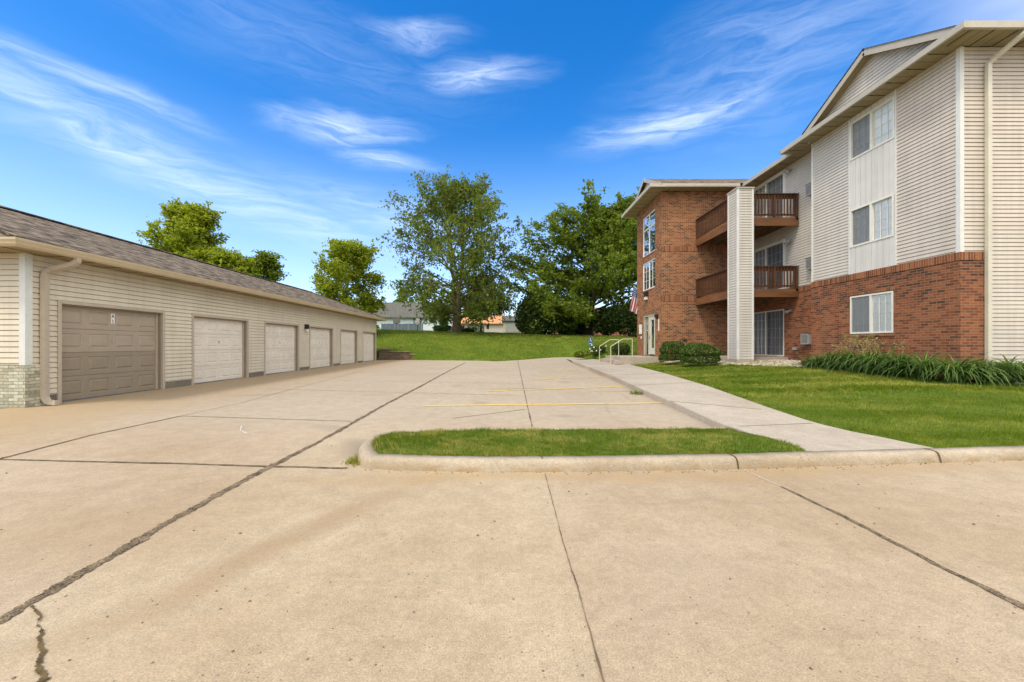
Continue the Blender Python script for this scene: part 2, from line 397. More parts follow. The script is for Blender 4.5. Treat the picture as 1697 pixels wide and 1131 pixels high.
M = dict(
    siding_g=siding_mat('garage_siding', (.60, .535, .415), .12),
    siding_b=siding_mat('apartment_siding', (.56, .49, .41), .06),
    siding_w=siding_mat('pale_siding', (.545, .505, .445), .05),
    board=siding_mat('vertical_panel', (.62, .59, .54), .05),
    trim=simple('white_trim', (.66, .65, .60), .5, .05), trim_g=simple('garage_corner_trim', (.58, .60, .57), .5, .05),
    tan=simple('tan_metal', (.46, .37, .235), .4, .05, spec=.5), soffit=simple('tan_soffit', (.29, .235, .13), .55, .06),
    spout=simple('cream_downspout', (.56, .52, .41), .4, .06, spec=.5), fascia=simple('cream_fascia', (.44, .395, .32), .45, .05),
    brick=brick_mat('red_brick', (.160, .053, .025), (.250, .084, .036), (.080, .040, .027), (.28, .195, .13)),
    brick_w=brick_mat('wing_brick', (.180, .060, .024), (.285, .102, .039), (.080, .042, .028), (.42, .32, .20)),
    soldier=brick_mat('soldier_brick', (.165, .053, .024), (.27, .092, .037), (.085, .04, .027), (.34, .25, .16), .40, .07, 0),
    pale_brick=brick_mat('painted_brick', (.37, .345, .255), (.43, .405, .31), (.28, .26, .19), (.22, .21, .15), .2, .066),
    far_brick=simple('far_red_brick', (.34, .16, .09), .9, .2, 2.0),
    shingle=shingle_mat('brown_shingles', (.068, .053, .039), (.285, .228, .165), (.03, .025, .02)),
    gray_roof=shingle_mat('gray_shingles', (.10, .098, .085), (.17, .165, .145), (.05, .05, .045)),
    door_t=simple('taupe_door', (.345, .285, .22), .5, .04), door_t2=simple('dark_taupe_door', (.27, .22, .16), .5, .04), door_b=simple('beige_door', (.67, .615, .53), .5, .05),
    frame_t=simple('taupe_trim', (.43, .365, .285), .5, .05), jamb=simple('brown_jamb', (.24, .195, .145), .6, .05),
    white=simple('white_paint', (.76, .74, .70), .4, .03), vinyl=simple('cream_vinyl', (.72, .69, .60), .4, .03),
    black=simple('black_metal', (.025, .022, .02), .4, .05), letter=simple('black_lettering', (.02, .02, .02), .6, 0),
    gray=simple('gray_metal', (.36, .355, .34), .45, .08), dgray=simple('dark_gray_metal', (.13, .13, .13), .5, .1),
    wood=simple('stained_deck_wood', (.085, .036, .016), .55, .25, 2.0, stretch=(1, 1, 4), spec=.35), wood2=simple('stained_fascia_wood', (.165, .072, .028), .5, .22, 1.2, stretch=(1, 1, 5), spec=.4),
    wood_under=simple('deck_underside_wood', (.13, .075, .04), .8, .2),
    glass=glass_mat('window_glass'), glass_r=glass_mat('reflective_glass', 1.9, (.6, .68, .7), .42), screen=screen_mat(),
    blind_w=blind_mat('white_horizontal_blind', (.93, .94, .93), 2, .05, .10), blind_v=blind_mat('vertical_blind', (.40, .42, .46), 1, .11, .45), curtain=blind_mat('pale_curtain', (.66, .63, .58), 1, .17, .4),
    dark=simple('dark_room', (.035, .035, .033), .9, .2), room=simple('stairwell', (.16, .15, .13), .9, .3),
    joint=simple('joint_filler', (.150, .110, .066), .95, .5, 11.0, 1.0, 70, fine=.75), crack=simple('weedy_crack', (.11, .075, .03), .95, .5, 14.0, .6, 60),
    thin=simple('saw_cut', (.17, .12, .07), .95, .35, 3.0), yellow=None,
    kerb=concrete_mat('kerb_concrete', (.33, .265, .18), (.47, .395, .295), worn=True), walk=concrete_mat('sidewalk_concrete', (.375, .318, .245), (.45, .388, .308), fine=.6),
    found=concrete_mat('foundation_concrete', (.15, .13, .10), (.22, .19, .15)),
    step=concrete_mat('step_concrete', (.36, .30, .23), (.45, .38, .30), fine=.6),
    chalk=simple('chalk', (.62, .58, .52), .9, .3, 20.0), grit=simple('grit', (.20, .16, .12), .95, .5, 9.0),
    soil=grass_ground_mat(), bark=simple('tree_bark', (.12, .085, .055), .95, .35, 3.0, .8, 14, stretch=(3, 3, .6)), bark_d=simple('dark_bark', (.06, .045, .03), .95, .3, 3.0, .8, 14),
    grass=leaf_mat('grass_blades', (.100, .155, .009), (.175, .235, .017), (.30, .295, .048), .35, .55),
    grass_i=leaf_mat('island_grass_blades', (.092, .148, .010), (.170, .228, .020), (.36, .32, .08), .35, 1.5),
    leaf1=leaf_mat('olive_leaves', (.095, .135, .022), (.190, .230, .046), (.155, .205, .034), .5, .25),
    leaf2=leaf_mat('green_leaves', (.080, .125, .014), (.200, .255, .030), (.165, .225, .024), .5, .3),
    leaf3=leaf_mat('yellow_green_leaves', (.15, .205, .016), (.34, .37, .030), (.27, .32, .026), .5, .35),
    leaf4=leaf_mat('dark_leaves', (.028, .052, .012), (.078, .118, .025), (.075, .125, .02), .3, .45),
    hedge=leaf_mat('hedge_leaves', (.035, .070, .011), (.11, .175, .026), (.08, .135, .017), .25, 1.2),
    lily=leaf_mat('strap_leaves', (.055, .118, .028), (.17, .255, .06), (.12, .195, .045), .3, 1.5), plume=leaf_mat('straw_plumes', (.30, .30, .10), (.45, .42, .20), (.36, .36, .14), .3, 1.5),
    stone=simple('river_stone', (.45, .385, .30), .85, .5, 6.0), terra=simple('brown_pot', (.16, .075, .04), .7, .2), flower=simple('white_petals', (.85, .84, .80), .6, .03),
    block=simple('retaining_blocks', (.13, .095, .062), .95, .35, 4.0, .8, 30, stretch=(1, 1, 3)), blockcap=simple('retaining_caps', (.24, .19, .13), .95, .25, 4.0),
    blue_fence=simple('weathered_blue_boards', (.09, .125, .165), .85, .25, 3.0, stretch=(4, 4, .4)), blue_wall=simple('pale_blue_wall', (.66, .71, .74), .7, .06),
    pale_wall=simple('pale_wall', (.50, .45, .38), .8, .1), orange=simple('orange_roof', (.55, .26, .12), .85, .12), steel=simple('galvanised', (.45, .44, .40), .4, .1, metal=.6),
    rail=simple('cream_rail_paint', (.56, .50, .36), .4, .06), sign=simple('blue_sign', (.035, .13, .38), .4, .03), door_c=simple('cream_door', (.56, .545, .45), .45, .04), olive=simple('olive_door_frame', (.40, .37, .28), .5, .05),
)


def yellow_mat():
    m, t, out = new_mat('faded_yellow_paint'); v = nd(t, 'TexCoord').outputs['Object']
    a = nd(t, 'TexNoise', {'Vector': v, 'Scale': 2.5, 'Detail': 6.0, 'Roughness': .75}); b = nd(t, 'TexNoise', {'Vector': v, 'Scale': 45.0, 'Detail': 4.0})
    k = mth(t, 'MULTIPLY', rmp(t, a.outputs[0], .20, .50), rmp(t, b.outputs[0], .25, .5, .5, 1))
    d = nd(t, 'BsdfDiffuse', {'Color': (.68, .48, .13)}); tr = nd(t, 'BsdfTransparent')
    mx = nd(t, 'MixShader', {0: mth(t, 'MULTIPLY', k, 1.0), 1: tr.outputs[0], 2: d.outputs[0]}); t.links.new(mx.outputs[0], out.inputs[0]); return m
M['yellow'] = yellow_mat()


# ---------------------------------------------------------------- ground heights
def sst(x, a, b):
    u = min(1, max(0, (x - a) / (b - a))); return u * u * (3 - 2 * u)
def lot_z(x, y):
    z = max(0.0, .0059 * (min(y, 36) - 8))
    return z + .17 * sst(x, 0, 4.6) * sst(y, 18, 31)
def walk_z(y): return .106 + .0095 * max(0, min(y, 24) - 4.4)
def at(px, py, z): k = (EYE - z) / (py - CY); return ((px - CX) * k, F * k, z)
def at_lot(px, py, dz=0.0):
    z = 0
    for _ in range(12): q = at(px, py, z + dz); z = lot_z(q[0], q[1])
    return (q[0], q[1], z + dz)
def at_walk(px, py):
    z = .13
    for _ in range(12): q = at(px, py, z); z = walk_z(q[1])
    return (q[0], q[1], z)
def interp(poly, y):
    if y <= poly[0][1]: return poly[0][0]
    for a, b in zip(poly, poly[1:]):
        if y <= b[1]: return a[0] + (b[0] - a[0]) * (y - a[1]) / (b[1] - a[1])
    return poly[-1][0]


WL = [at_walk(*p) for p in [(1196.5, 702), (1128, 671), (1061, 643), (1019, 624), (975, 607.5), (948, 598.5)]]   # kerb edge of the sidewalk
WR = [at_walk(*p) for p in [(1530, 739.5), (1468, 726), (1400, 713), (1347, 700), (1272, 675), (1176, 641), (1102, 619), (1045, 604.5)]]
def build_z(y): return min(.62, max(.26, .31 + .033 * (y - 9)))
def lawn_z(x, y):
    e = interp(WR, y); w = walk_z(y)
    return w - .012 + (max(build_z(y), w) - w) * sst(x, e, 10.6) * sst(y, 4.4, 9.0) + .02 * math.sin(x * 1.3 + y) * sst(x, e, e + 2)
def edge_y(x):
    pts = [(-400, 30.3), (-8, 30.3), (-1.6, 28.9), (-.6, 27.8), (.5, 29.2), (4.4, 31.5), (5.6, 31.0), (6.1, 26.5), (6.6, 24.4), (400, 24.4)]
    for a, b in zip(pts, pts[1:]):
        if x <= b[0]: return a[1] + (b[1] - a[1]) * (x - a[0]) / (b[0] - a[0])
    return 24.4
def hill_z(x, y):
    ye = edge_y(x); z0 = lot_z(min(x, 6), ye) + .03 + .25 * sst(x, 5.2, 7)
    if x < -8.2: z0 = .80
    elif x < -3.6: z0 += .62 * (1 - sst(x, -8.2, -3.6))
    zc = 2.68 - .028 * max(-40, min(30, x))
    tt = (y - ye) / (47 - ye)
    if tt < 1: return z0 + (zc - z0) * (1.28 * tt - .28 * tt * tt) + .04 * math.sin(x * .7 + y * .4) * min(1, tt * 3)
    return zc + .0325 * (min(y, 150) - 47) - .02 * max(0, y - 150)


# ---------------------------------------------------------------- ground sheet and the hill
mb = MB()
xs = sorted(set([-800, -400, -200, -120, -80, -60, -48, -40, -34, -28, -24, -20, -17, -14.5, -12] + [round(-10.4 + .6 * i, 2) for i in range(30)] + [8, 9, 10, 12, 14, 17, 20, 25, 30, 40, 60, 100, 200, 400, 800]))
vv = [-1.0, -.02, 0, .25, .6, 1, 1.5, 2, 3, 4, 5, 6, 7.5, 9, 10.5, 12, 13.5, 15, 16.5, 18.5, 21, 24, 28, 34, 42, 55, 70, 95, 120, 180, 300, 900]
vs = []
for yb in (-200, -12, 8):
    for x in xs: vs.append((x, yb, -.16))
for i, v in enumerate(vv):
    for x in xs:
        y = edge_y(x) + v
        vs.append((x, y, -.16 if v < 0 else hill_z(x, y)))
nx = len(xs); nr = len(vv) + 3
mb.add(vs, [(r * nx + c, r * nx + c + 1, (r + 1) * nx + c + 1, (r + 1) * nx + c) for r in range(nr - 1) for c in range(nx - 1)], True)
struct(mb.build('ground', M['soil']))

# concrete yard: one sheet
STAINS += [(*at_lot(588, 742)[:2], .28, .55, 20, .55, (.17, .145, .12)), (*at_lot(880, 645)[:2], 1.6, .35, 0, .45, (.20, .155, .10)),
           (*at_lot(470, 900)[:2], 1.5, .20, 62, .55, (.27, .175, .085)), (*at_lot(200, 880)[:2], 1.2, .5, 10, .22, (.33, .22, .12)),
           (*at_lot(1000, 790)[:2], 3.5, .22, 2, .50, (.36, .245, .115)), (*at_lot(1450, 775)[:2], 2.5, .25, 5, .40, (.36, .25, .125)), (*at_lot(720, 790)[:2], .9, .2, 0, .4, (.38, .26, .12)),
           (*at_lot(960, 655)[:2], .6, 1.3, 10, .25, (.26, .20, .14)), (*at_lot(1130, 940)[:2], .8, .5, 30, .2, (.32, .25, .18)), (*at_lot(540, 710)[:2], .6, .2, -30, .3, (.24, .20, .16)),
           (*at_lot(700, 620)[:2], 2.0, .5, 5, .25, (.30, .25, .18)), (*at_lot(300, 1050)[:2], .7, .3, 40, .2, (.36, .24, .13))]
STAINS += [(*at_lot(px, py)[:2], a, b, r, st, (.20, .165, .125)) for px, py, a, b, r, st in [(930, 690, .25, .18, 0, .5), (800, 668, .22, .3, 30, .45), (1010, 680, .9, .05, 80, .35), (1040, 660, .9, .05, 80, .35), (760, 640, .3, .5, 0, .4), (940, 634, .35, .5, 10, .4), (330, 800, .07, .05, 0, .4), (640, 880, .05, .04, 0, .4), (1300, 900, .06, .04, 20, .35), (430, 655, .9, .3, 20, .3), (620, 655, .4, .25, 0, .3), (1180, 830, 1.6, .06, 3, .25), (1100, 1010, .5, .03, 20, .22)]]
M['lot'] = concrete_mat('yard_concrete', (.382, .292, .184), (.452, .364, .246), yard=True)
mb = MB()
ys = [-40, -8, 0, 2, 4, 6, 7.7]
for a, b in zip(ys, ys[1:]):
    mb.quad((-90, a, 0), (90, a, 0), (90, b, 0), (-90, b, 0))
gx = [-9.9 + i * .55 for i in range(30)]
gx = [x for x in gx if x < 6.2] + [6.2]
n = 24; vs = []
for x in gx:
    ye = edge_y(x) + .05
    for j in range(n + 1):
        y = 7.7 + (ye - 7.7) * j / n
        vs.append((x, y, lot_z(x, y)))
mb.add(vs, [(i * (n + 1) + j, (i + 1) * (n + 1) + j, (i + 1) * (n + 1) + j + 1, i * (n + 1) + j + 1) for i in range(len(gx) - 1) for j in range(n)], True)
struct(mb.build('road', M['lot']))


def ribbon(name, pts, w0, w1, m, dz=.004, jit=.25, step=.06):
    """a thin strip lying on the yard, with ragged edges"""
    P = [Vector(p) for p in pts]; rr = random.Random(len(pts) * 31 + int(abs(P[0].x) * 100))
    dens = []
    for a, b in zip(P, P[1:]):
        k = max(1, int((b - a).length / step)); k = min(k, 220)
        dens += [a.lerp(b, i / k) for i in range(k)]
    dens.append(P[-1]); vs = []; n = len(dens); ja = jb = 0
    for i, p in enumerate(dens):
        d = (dens[min(i + 1, n - 1)] - dens[max(i - 1, 0)]).normalized(); r = Vector((d.y, -d.x, 0))
        w = (w0 + (w1 - w0) * i / max(1, n - 1)) * (1 + .12 * math.sin(i * .21 + n) * (jit > .3)); ja = .6 * ja + rr.uniform(-jit, jit); jb = .6 * jb + rr.uniform(-jit, jit)
        for s, j in ((-1, ja), (1, jb)):
            q = p + r * s * w / 2 * (1 + j); vs.append((q.x, q.y, lot_z(q.x, q.y) + dz))
    mb = MB(); mb.add(vs, [(2 * i, 2 * i + 1, 2 * i + 3, 2 * i + 2) for i in range(n - 1)])
    return struct(mb.build(name, m))


def L(*p): return [at_lot(a, b) for a, b in p]
J = [at_lot(0, 1029)]
ribbon('pavement_joint', [at_lot(-60, 1063)] + L((0, 1029), (114, 963), (213, 907), (267, 873), (351, 826), (457, 769)), .066, .074, M['joint'], .004, .32, .014)
ribbon('pavement_joint', L((457, 769), (530, 732), (587, 700), (640, 670), (698, 640), (740, 617), (772, 601)), .072, .075, M['joint'], .0045, .35, .05)
ribbon('pavement_joint', L((0, 762), (150, 766), (300, 769), (460, 774), (575, 777)), .032, .045, M['joint'], .005)
ribbon('pavement_joint', L((-80, 784), (0, 761), (70, 743), (150, 722), (230, 705), (300, 690)), .045, .028, M['joint'], .0055)
ribbon('pavement_joint', L((300, 690), (400, 668), (500, 641), (600, 615)), .012, .02, M['thin'])
ribbon('pavement_joint', L((903, 784), (932, 895), (960, 985), (1000, 1130), (1030, 1240)), .006, .008, M['thin'], .004, .6, .03)
ribbon('pavement_joint', L((1294, 807), (1399, 857), (1500, 909), (1549, 935), (1697, 1007), (1800, 1057)), .026, .042, M['joint'], .004, .4, .04)
ribbon('pavement_joint', L((1233, 779), (1294, 807)), .006, .008, M['chalk'])
ribbon('pavement_joint', L((882, 708), (868, 645), (858, 598)), .016, .03, M['thin'], .005, .5)
for k, (a, b) in enumerate([((440, 645), (854, 656)), ((560, 631), (860, 636)), ((640, 618), (858, 621)), ((690, 609), (850, 611)), ((985, 650), (1058, 649)), ((750, 694), (870, 679)), ((300, 690), (585, 699))]):
    ribbon('pavement_joint', L(a, b), .018, .02, M['thin'] if k != 4 else M['joint'], .006)
ribbon('pavement_crack', L((52, 1006), (68, 1022), (62, 1036), (70, 1050), (63, 1066), (72, 1084), (66, 1098), (62, 1112), (74, 1122), (68, 1140)), .008, .017, M['crack'], .007, .8, .006)
for a, b in [((702, 673.3), (1098, 668.7)), ((808, 649), (1042, 640.7)), ((877, 629.6), (1006, 624.6)), ((895, 616.8), (974, 613))]:
    ribbon('parking_line', L(a, b), .11, .11, M['yellow'], .008, .08, .2)
ribbon('chalk_mark', L((400, 706), (399, 714), (408, 719), (420, 721), (434, 722)), .018, .012, M['chalk'], .005, .8, .02)

# ---------------------------------------------------------------- kerbs, island, sidewalk
KF = [at(*p, 0) for p in [(606, 777), (700, 781), (800, 783), (900, 783), (1060, 781), (1231, 777.5), (1400, 772), (1697, 763)]]
dx, dy = KF[-1][0] - KF[-2][0], KF[-1][1] - KF[-2][1]
KF.append((KF[-1][0] + 12 * dx, KF[-1][1] + 12 * dy, 0))
NOSE = [at(px, py, .065 if k < 6 else 0) for k, (px, py) in enumerate([(1200, 706), (1080, 706.5), (960, 707), (840, 708), (735, 709.5), (685, 713), (640, 722), (614, 732), (599, 743), (592, 754), (592.5, 765), (597, 772)])]
DROP = [.05, .05, .05, .05, .05, .045, .035, .025, .015, .006, 0, 0]
KH = .110
prof = [(0, -.05), (0, .0), (-.010, .04), (-.020, .074), (-.032, .094), (-.052, .106), (-.075, KH), (-.17, KH), (-.17, -.05)]
mb = MB()
kp = []
for a, b in zip(KF, KF[1:]):
    seg = 8 if abs(b[0] - a[0]) < 4 else 20
    for i in range(seg):
        f = i / seg; kp.append((a[0] + (b[0] - a[0]) * f, a[1] + (b[1] - a[1]) * f + random.uniform(-.004, .004), random.uniform(-.003, .003)))
kp.append(KF[-1])
mb.sweep([(x, y, lot_z(x, y) - d_) for (x, y, z), d_ in zip(NOSE, DROP)] + kp, prof, 1, True)
struct(mb.build('kerb', M['kerb']))
for px in (900, 1224, 1560):       # kerb joints
    p = at(px, 781 if px < 1000 else (778 if px < 1300 else 767.5), 0); mb = MB()
    mb.sweep([(p[0] - .006, p[1], 0.0015), (p[0] + .006, p[1] + .0004, 0.0015)], [(d * 1.0 + .0025, h + .0025) for d, h in prof], 1)
    struct(mb.build('kerb_joint', M['crack']))
# island turf (polygon between kerbs)
ring = [Vector(p[:2]) for p in NOSE] + [Vector(p[:2]) for p in kp]; inner = []
for i, p in enumerate(ring):
    d1 = (ring[min(i + 1, len(ring) - 1)] - ring[max(i - 1, 0)]).normalized(); inner.append((p.x - d1.y * .163, p.y + d1.x * .163))
nn = len(NOSE)
isl = inner[:nn]
isl_r = [at_walk(1214, 706.5)[:2], at_walk(1275, 725)[:2], at_walk(1330, 743.5)[:2]]
front = [q for q in inner[nn:] if q[0] < isl_r[-1][0]]
poly = isl + front + isl_r[::-1]
cxy = (0.4, 4.7); mb = MB()
zed = lambda i: .106 - (DROP[i] if i < nn else (.045 if len(isl + front) <= i > len(poly) - 2 else 0))
mb.add([(x, y, zed(i)) for i, (x, y) in enumerate(poly)] + [(cxy[0], cxy[1], .115)], [(i, (i + 1) % len(poly), len(poly)) for i in range(len(poly))])
struct(mb.build('island_lawn', M['soil']))


def inside(px, py, P):
    c = np.zeros(len(px), bool); n = len(P)
    for i in range(n):
        x0, y0 = P[i]; x1, y1 = P[(i + 1) % n]
        if y0 == y1: continue
        k = ((y0 > py) != (y1 > py)) & (px < (x1 - x0) * (py - y0) / (y1 - y0) + x0); c ^= k
    return c


# sidewalk
mb = MB(); N = 40; top = []
yl0 = WL[0][1]
wl_pts, wr_pts = [], []
for i in range(N + 1):
    f = i / N; yy = 4.62 + (24.3 - 4.62) * f ** 1.15
    a = (interp(WL, yy), yy) if yy >= yl0 else None
    if a is None:                      # beside the island
        P = [isl_r[2], isl_r[1], isl_r[0], WL[0][:2]]
        a = (interp(P, yy), yy)
    wl_pts.append((a[0], a[1], walk_z(yy))); wr_pts.append((interp(WR, yy), yy, walk_z(yy)))
# near end lies against the kerb
kb = lambda x: min(kp, key=lambda q: abs(q[0] - x))[1] + .168
for P, k in ((wl_pts, 0), (wr_pts, 0)):
    q = P[0]; P.insert(0, (q[0] - (.0), kb(q[0]), walk_z(kb(q[0]))))
wl_pts[0] = (isl_r[2][0], kb(isl_r[2][0]), .111); wr_pts[0] = (WR[0][0] + .02, kb(WR[0][0]), .111)
vs = []
for a, b in zip(wl_pts, wr_pts):
    vs += [(a[0], a[1], -.02), (a[0] - .0, a[1], a[2] - .02), (a[0] + .025, a[1], a[2]), (b[0], b[1], b[2]), (b[0], b[1], b[2] - .1)]
k = 5
mb.add(vs, [(i * k + j, i * k + j + 1, (i + 1) * k + j + 1, (i + 1) * k + j) for i in range(len(wl_pts) - 1) for j in range(k - 1)])
mb.add([vs[0], vs[1], vs[2], vs[3], vs[4]], [(0, 1, 2, 3, 4)])
# widening towards the entrance steps
a, b = wl_pts[-1], wr_pts[-1]
mb.box(5.1, 6.02, 20.5, 24.3, -.05, walk_z(22) + .012)
mb.poly([(a[0], a[1], a[2]), (b[0], b[1], b[2]), (5.9, 26.3, .33), (4.9, 28.0, .31), (4.3, 28.0, .30)])
struct(mb.build('sidewalk', M['walk']))
for px0, py0, px1, py1 in [(1226, 707, 1345, 702), (1110, 665, 1262, 679), (1050, 639, 1150, 634), (1010, 621, 1100, 619.5)]:
    a = at_walk(px0, py0); b = at_walk(px1, py1); mb = MB(); mb.bar((a[0], a[1], a[2] + .001), (b[0], b[1], b[2] + .001), .012, .006)
    struct(mb.build('sidewalk_joint', M['thin']))

# lawn in front of the apartments
mb = MB(); nr, ncol = 34, 30; vs = []
for i in range(nr + 1):
    f = i / nr
    e = WR[0]; ye = kb(WR[0][0]) + (24.6 - kb(WR[0][0])) * f; xe = interp(WR, ye) if i else WR[0][0]
    yr = (kp[-1][1] + .168) * (1 - f) + 24.6 * f
    for j in range(ncol + 1):
        g = (j / ncol) ** 1.7; x = xe + (38 - xe) * g
        y = ye + (yr - ye) * g
        if i == 0: y = np.interp(x, [p[0] for p in kp], [p[1] for p in kp]) + .168
        vs.append((x, y, .108 if i == 0 else lawn_z(x, y)))
mb.add(vs, [(i * (ncol + 1) + j, i * (ncol + 1) + j + 1, (i + 1) * (ncol + 1) + j + 1, (i + 1) * (ncol + 1) + j) for i in range(nr) for j in range(ncol)], True)
struct(mb.build('lawn', M['soil']))


def blades(name, xy, zs, h, w, m, lean=.5):
    n = len(xy); an = rng.uniform(0, 2 * np.pi, n); xx, yy_ = xy[:, 0], xy[:, 1]
    lump = sum(np.sin(xx * f * np.cos(q) + yy_ * f * np.sin(q) + q * 7) for f, q in ((9, .3), (14, 1.7), (23, 2.6), (31, .9), (5, 2.1))) / 5
    hh = h * rng.uniform(.5, 1.25, n) * (1 + .75 * lump); ww = w * rng.uniform(.6, 1.3, n)
    base = np.column_stack([xy, zs - .005]); d = np.column_stack([np.cos(an), np.sin(an), np.zeros(n)])
    la = rng.uniform(-1.3, 1.3, n) + np.pi * (np.floor(xx * .25 + yy_ * 1.25) % 2) + .2; lv = np.column_stack([np.cos(la), np.sin(la), np.zeros(n)]) * (hh * lean * rng.uniform(.2, 1.2, n))[:, None]
    up = np.zeros((n, 3)); up[:, 2] = hh
    v = np.stack([base - d * ww[:, None] / 2, base + d * ww[:, None] / 2, base + up + lv], 1)
    return tag(fast_mesh(name, v, 3, m), kind='stuff')


# island grass
pts = np.column_stack([rng.uniform(-1.8, 4.5, 90000), rng.uniform(3.9, 6.2, 90000)])
pts = pts[inside(pts[:, 0], pts[:, 1], poly)]
tag(blades('island_grass', pts, np.interp(pts[:, 1], [4.1, 4.7, 5.6], [.104, .112, .058]), .038, .007, M['grass_i'], .8), 'short patchy green and yellow turf on the small kerbed island', 'grass')
# weed tuft at the island's nose
tp = at_lot(592, 765); p2 = np.column_stack([rng.normal(tp[0], .055, 900), rng.normal(tp[1], .075, 900)])
tag(blades('grass_tuft', p2, np.full(900, .0), .05, .008, M['grass_i'], 1.0), 'ragged grass tuft growing over the rounded kerb end', 'grass')
# lawn grass, denser near the camera
x = rng.uniform(4.6, 16, 260000); y = 4.4 + rng.power(1.1, 260000) * 16
y = 4.4 + (rng.uniform(0, 1, 260000) ** 1.7) * 19
ex = np.interp(y, [p[1] for p in WR], [p[0] for p in WR]); kbk = np.interp(x, [p[0] for p in kp], [p[1] for p in kp]) + .17
ok = (x > ex + .0) & (y > kbk) & ~((x > 11.4) & (y > 10.2)) & ~((x > 8) & (y > 20.3)) & ~((x > 6) & (y > 20.6))
x, y = x[ok], y[ok]
z = np.array([lawn_z(a, b) for a, b in zip(x, y)])
gs = np.column_stack([x, y]); near = y < 8.5
tag(blades('lawn_grass', gs[near], z[near], .045, .008, M['grass'], .8), 'mown green grass of the lawn before the apartments', 'grass')
tag(blades('lawn_grass', gs[~near], z[~near], .055, .02, M['grass'], .8), 'mown green grass running back to the brick entrance wing', 'grass')
# hill grass
x = rng.uniform(-16, 14, 90000); y = 24 + rng.uniform(0, 1, 90000) * 26
ok = np.array([b > edge_y(a) + .05 and not (a > 7.6 and b < 25) and not (a < -9.4 and b < 31) for a, b in zip(x, y)]); x, y = x[ok], y[ok]
z = np.array([hill_z(a, b) for a, b in zip(x, y)])
tag(blades('hill_grass', np.column_stack([x, y]), z, .07, .05, M['grass'], 1.0), 'sunny mown grass on the rise behind the car park', 'grass')


# ---------------------------------------------------------------- wall helpers
def P3(ax, plane, out, a, d, z):
    return (plane + out * d, a, z) if ax == 'x' else (a, plane + out * d, z)
def wbox(mb, ax, plane, out, a0, a1, d0, d1, z0, z1):
    p = P3(ax, plane, out, a0, d0, z0); q = P3(ax, plane, out, a1, d1, z1); mb.box(p[0], q[0], p[1], q[1], p[2], q[2])
def rects(a0, a1, z0, z1, ops):
    ed = sorted(set([a0, a1] + [max(a0, min(a1, e)) for o in ops for e in o[:2]])); res = []
    for s, e in zip(ed, ed[1:]):
        if e - s < 1e-6: continue
        zz = z0
        for o in sorted([o for o in ops if o[0] < (s + e) / 2 < o[1]], key=lambda o: o[2]):
            if o[2] > zz: res.append((s, e, zz, o[2]))
            zz = max(zz, o[3])
        if zz < z1: res.append((s, e, zz, z1))
    return res
def siding(mb, ax, plane, out, a0, a1, z0, z1, ops=(), pitch=.11, d=.02):
    for s, e, b, tp in rects(a0, a1, z0, z1, ops):
        k = math.floor(b / pitch + 1e-6)
        while k * pitch < tp - 1e-4:
            zb, zt = max(b, k * pitch), min(tp, (k + 1) * pitch)
            if zt - zb > .004:
                gv = min(.015, (zt - zb) * .4); f = lambda z: d * (1 - (z - k * pitch) / pitch * .8); db, dt = f(zb + gv), f(zt)
                q = lambda a, dd, z: P3(ax, plane, out, a, dd, z)
                mb.add([q(s, -.02, zb), q(e, -.02, zb), q(e, -.02, zb + gv), q(s, -.02, zb + gv), q(e, db, zb + gv), q(s, db, zb + gv), q(e, dt, zt), q(s, dt, zt), q(e, -.02, zt), q(s, -.02, zt)],
                       [(0, 1, 2, 3), (3, 2, 4, 5), (5, 4, 6, 7), (7, 6, 8, 9), (3, 5, 7, 9), (2, 4, 6, 8)])
            k += 1
def vboards(mb, ax, plane, out, a0, a1, z0, z1, pitch=.2, d=.012):
    n = max(1, round((a1 - a0) / pitch)); w = (a1 - a0) / n
    for i in range(n):
        s = a0 + i * w
        wbox(mb, ax, plane, out, s, s + w - .014, -.02, d, z0, z1); wbox(mb, ax, plane, out, s + w - .014, s + w, -.03, .0, z0, z1)
def flat(mb, ax, plane, out, a0, a1, z0, z1, ops=(), th=.1):
    for s, e, b, tp in rects(a0, a1, z0, z1, ops): wbox(mb, ax, plane, out, s, e, -th, 0, b, tp)
def soffit(mb, x0, x1, y0, y1, z, along):
    """planks across the overhang; along = axis in which the planks follow one another"""
    a0, a1 = (y0, y1) if along == 'y' else (x0, x1); n = max(1, round((a1 - a0) / .30)); w = (a1 - a0) / n
    for i in range(n):
        s = a0 + i * w; h = .0 if i % 2 else .010
        for q0, q1, zz in ((s, s + w - .03, z + h), (s + w - .03, s + w, z + .03)):
            if along == 'y': mb.box(x0, x1, q0, q1, zz, zz + .012)
            else: mb.box(q0, q1, y0, y1, zz, zz + .012)
GUT = [(0, 0), (.075, 0), (.10, .035), (.105, .06), (.125, .10), (.125, .135), (.115, .135), (.115, .125), (0, .125)]


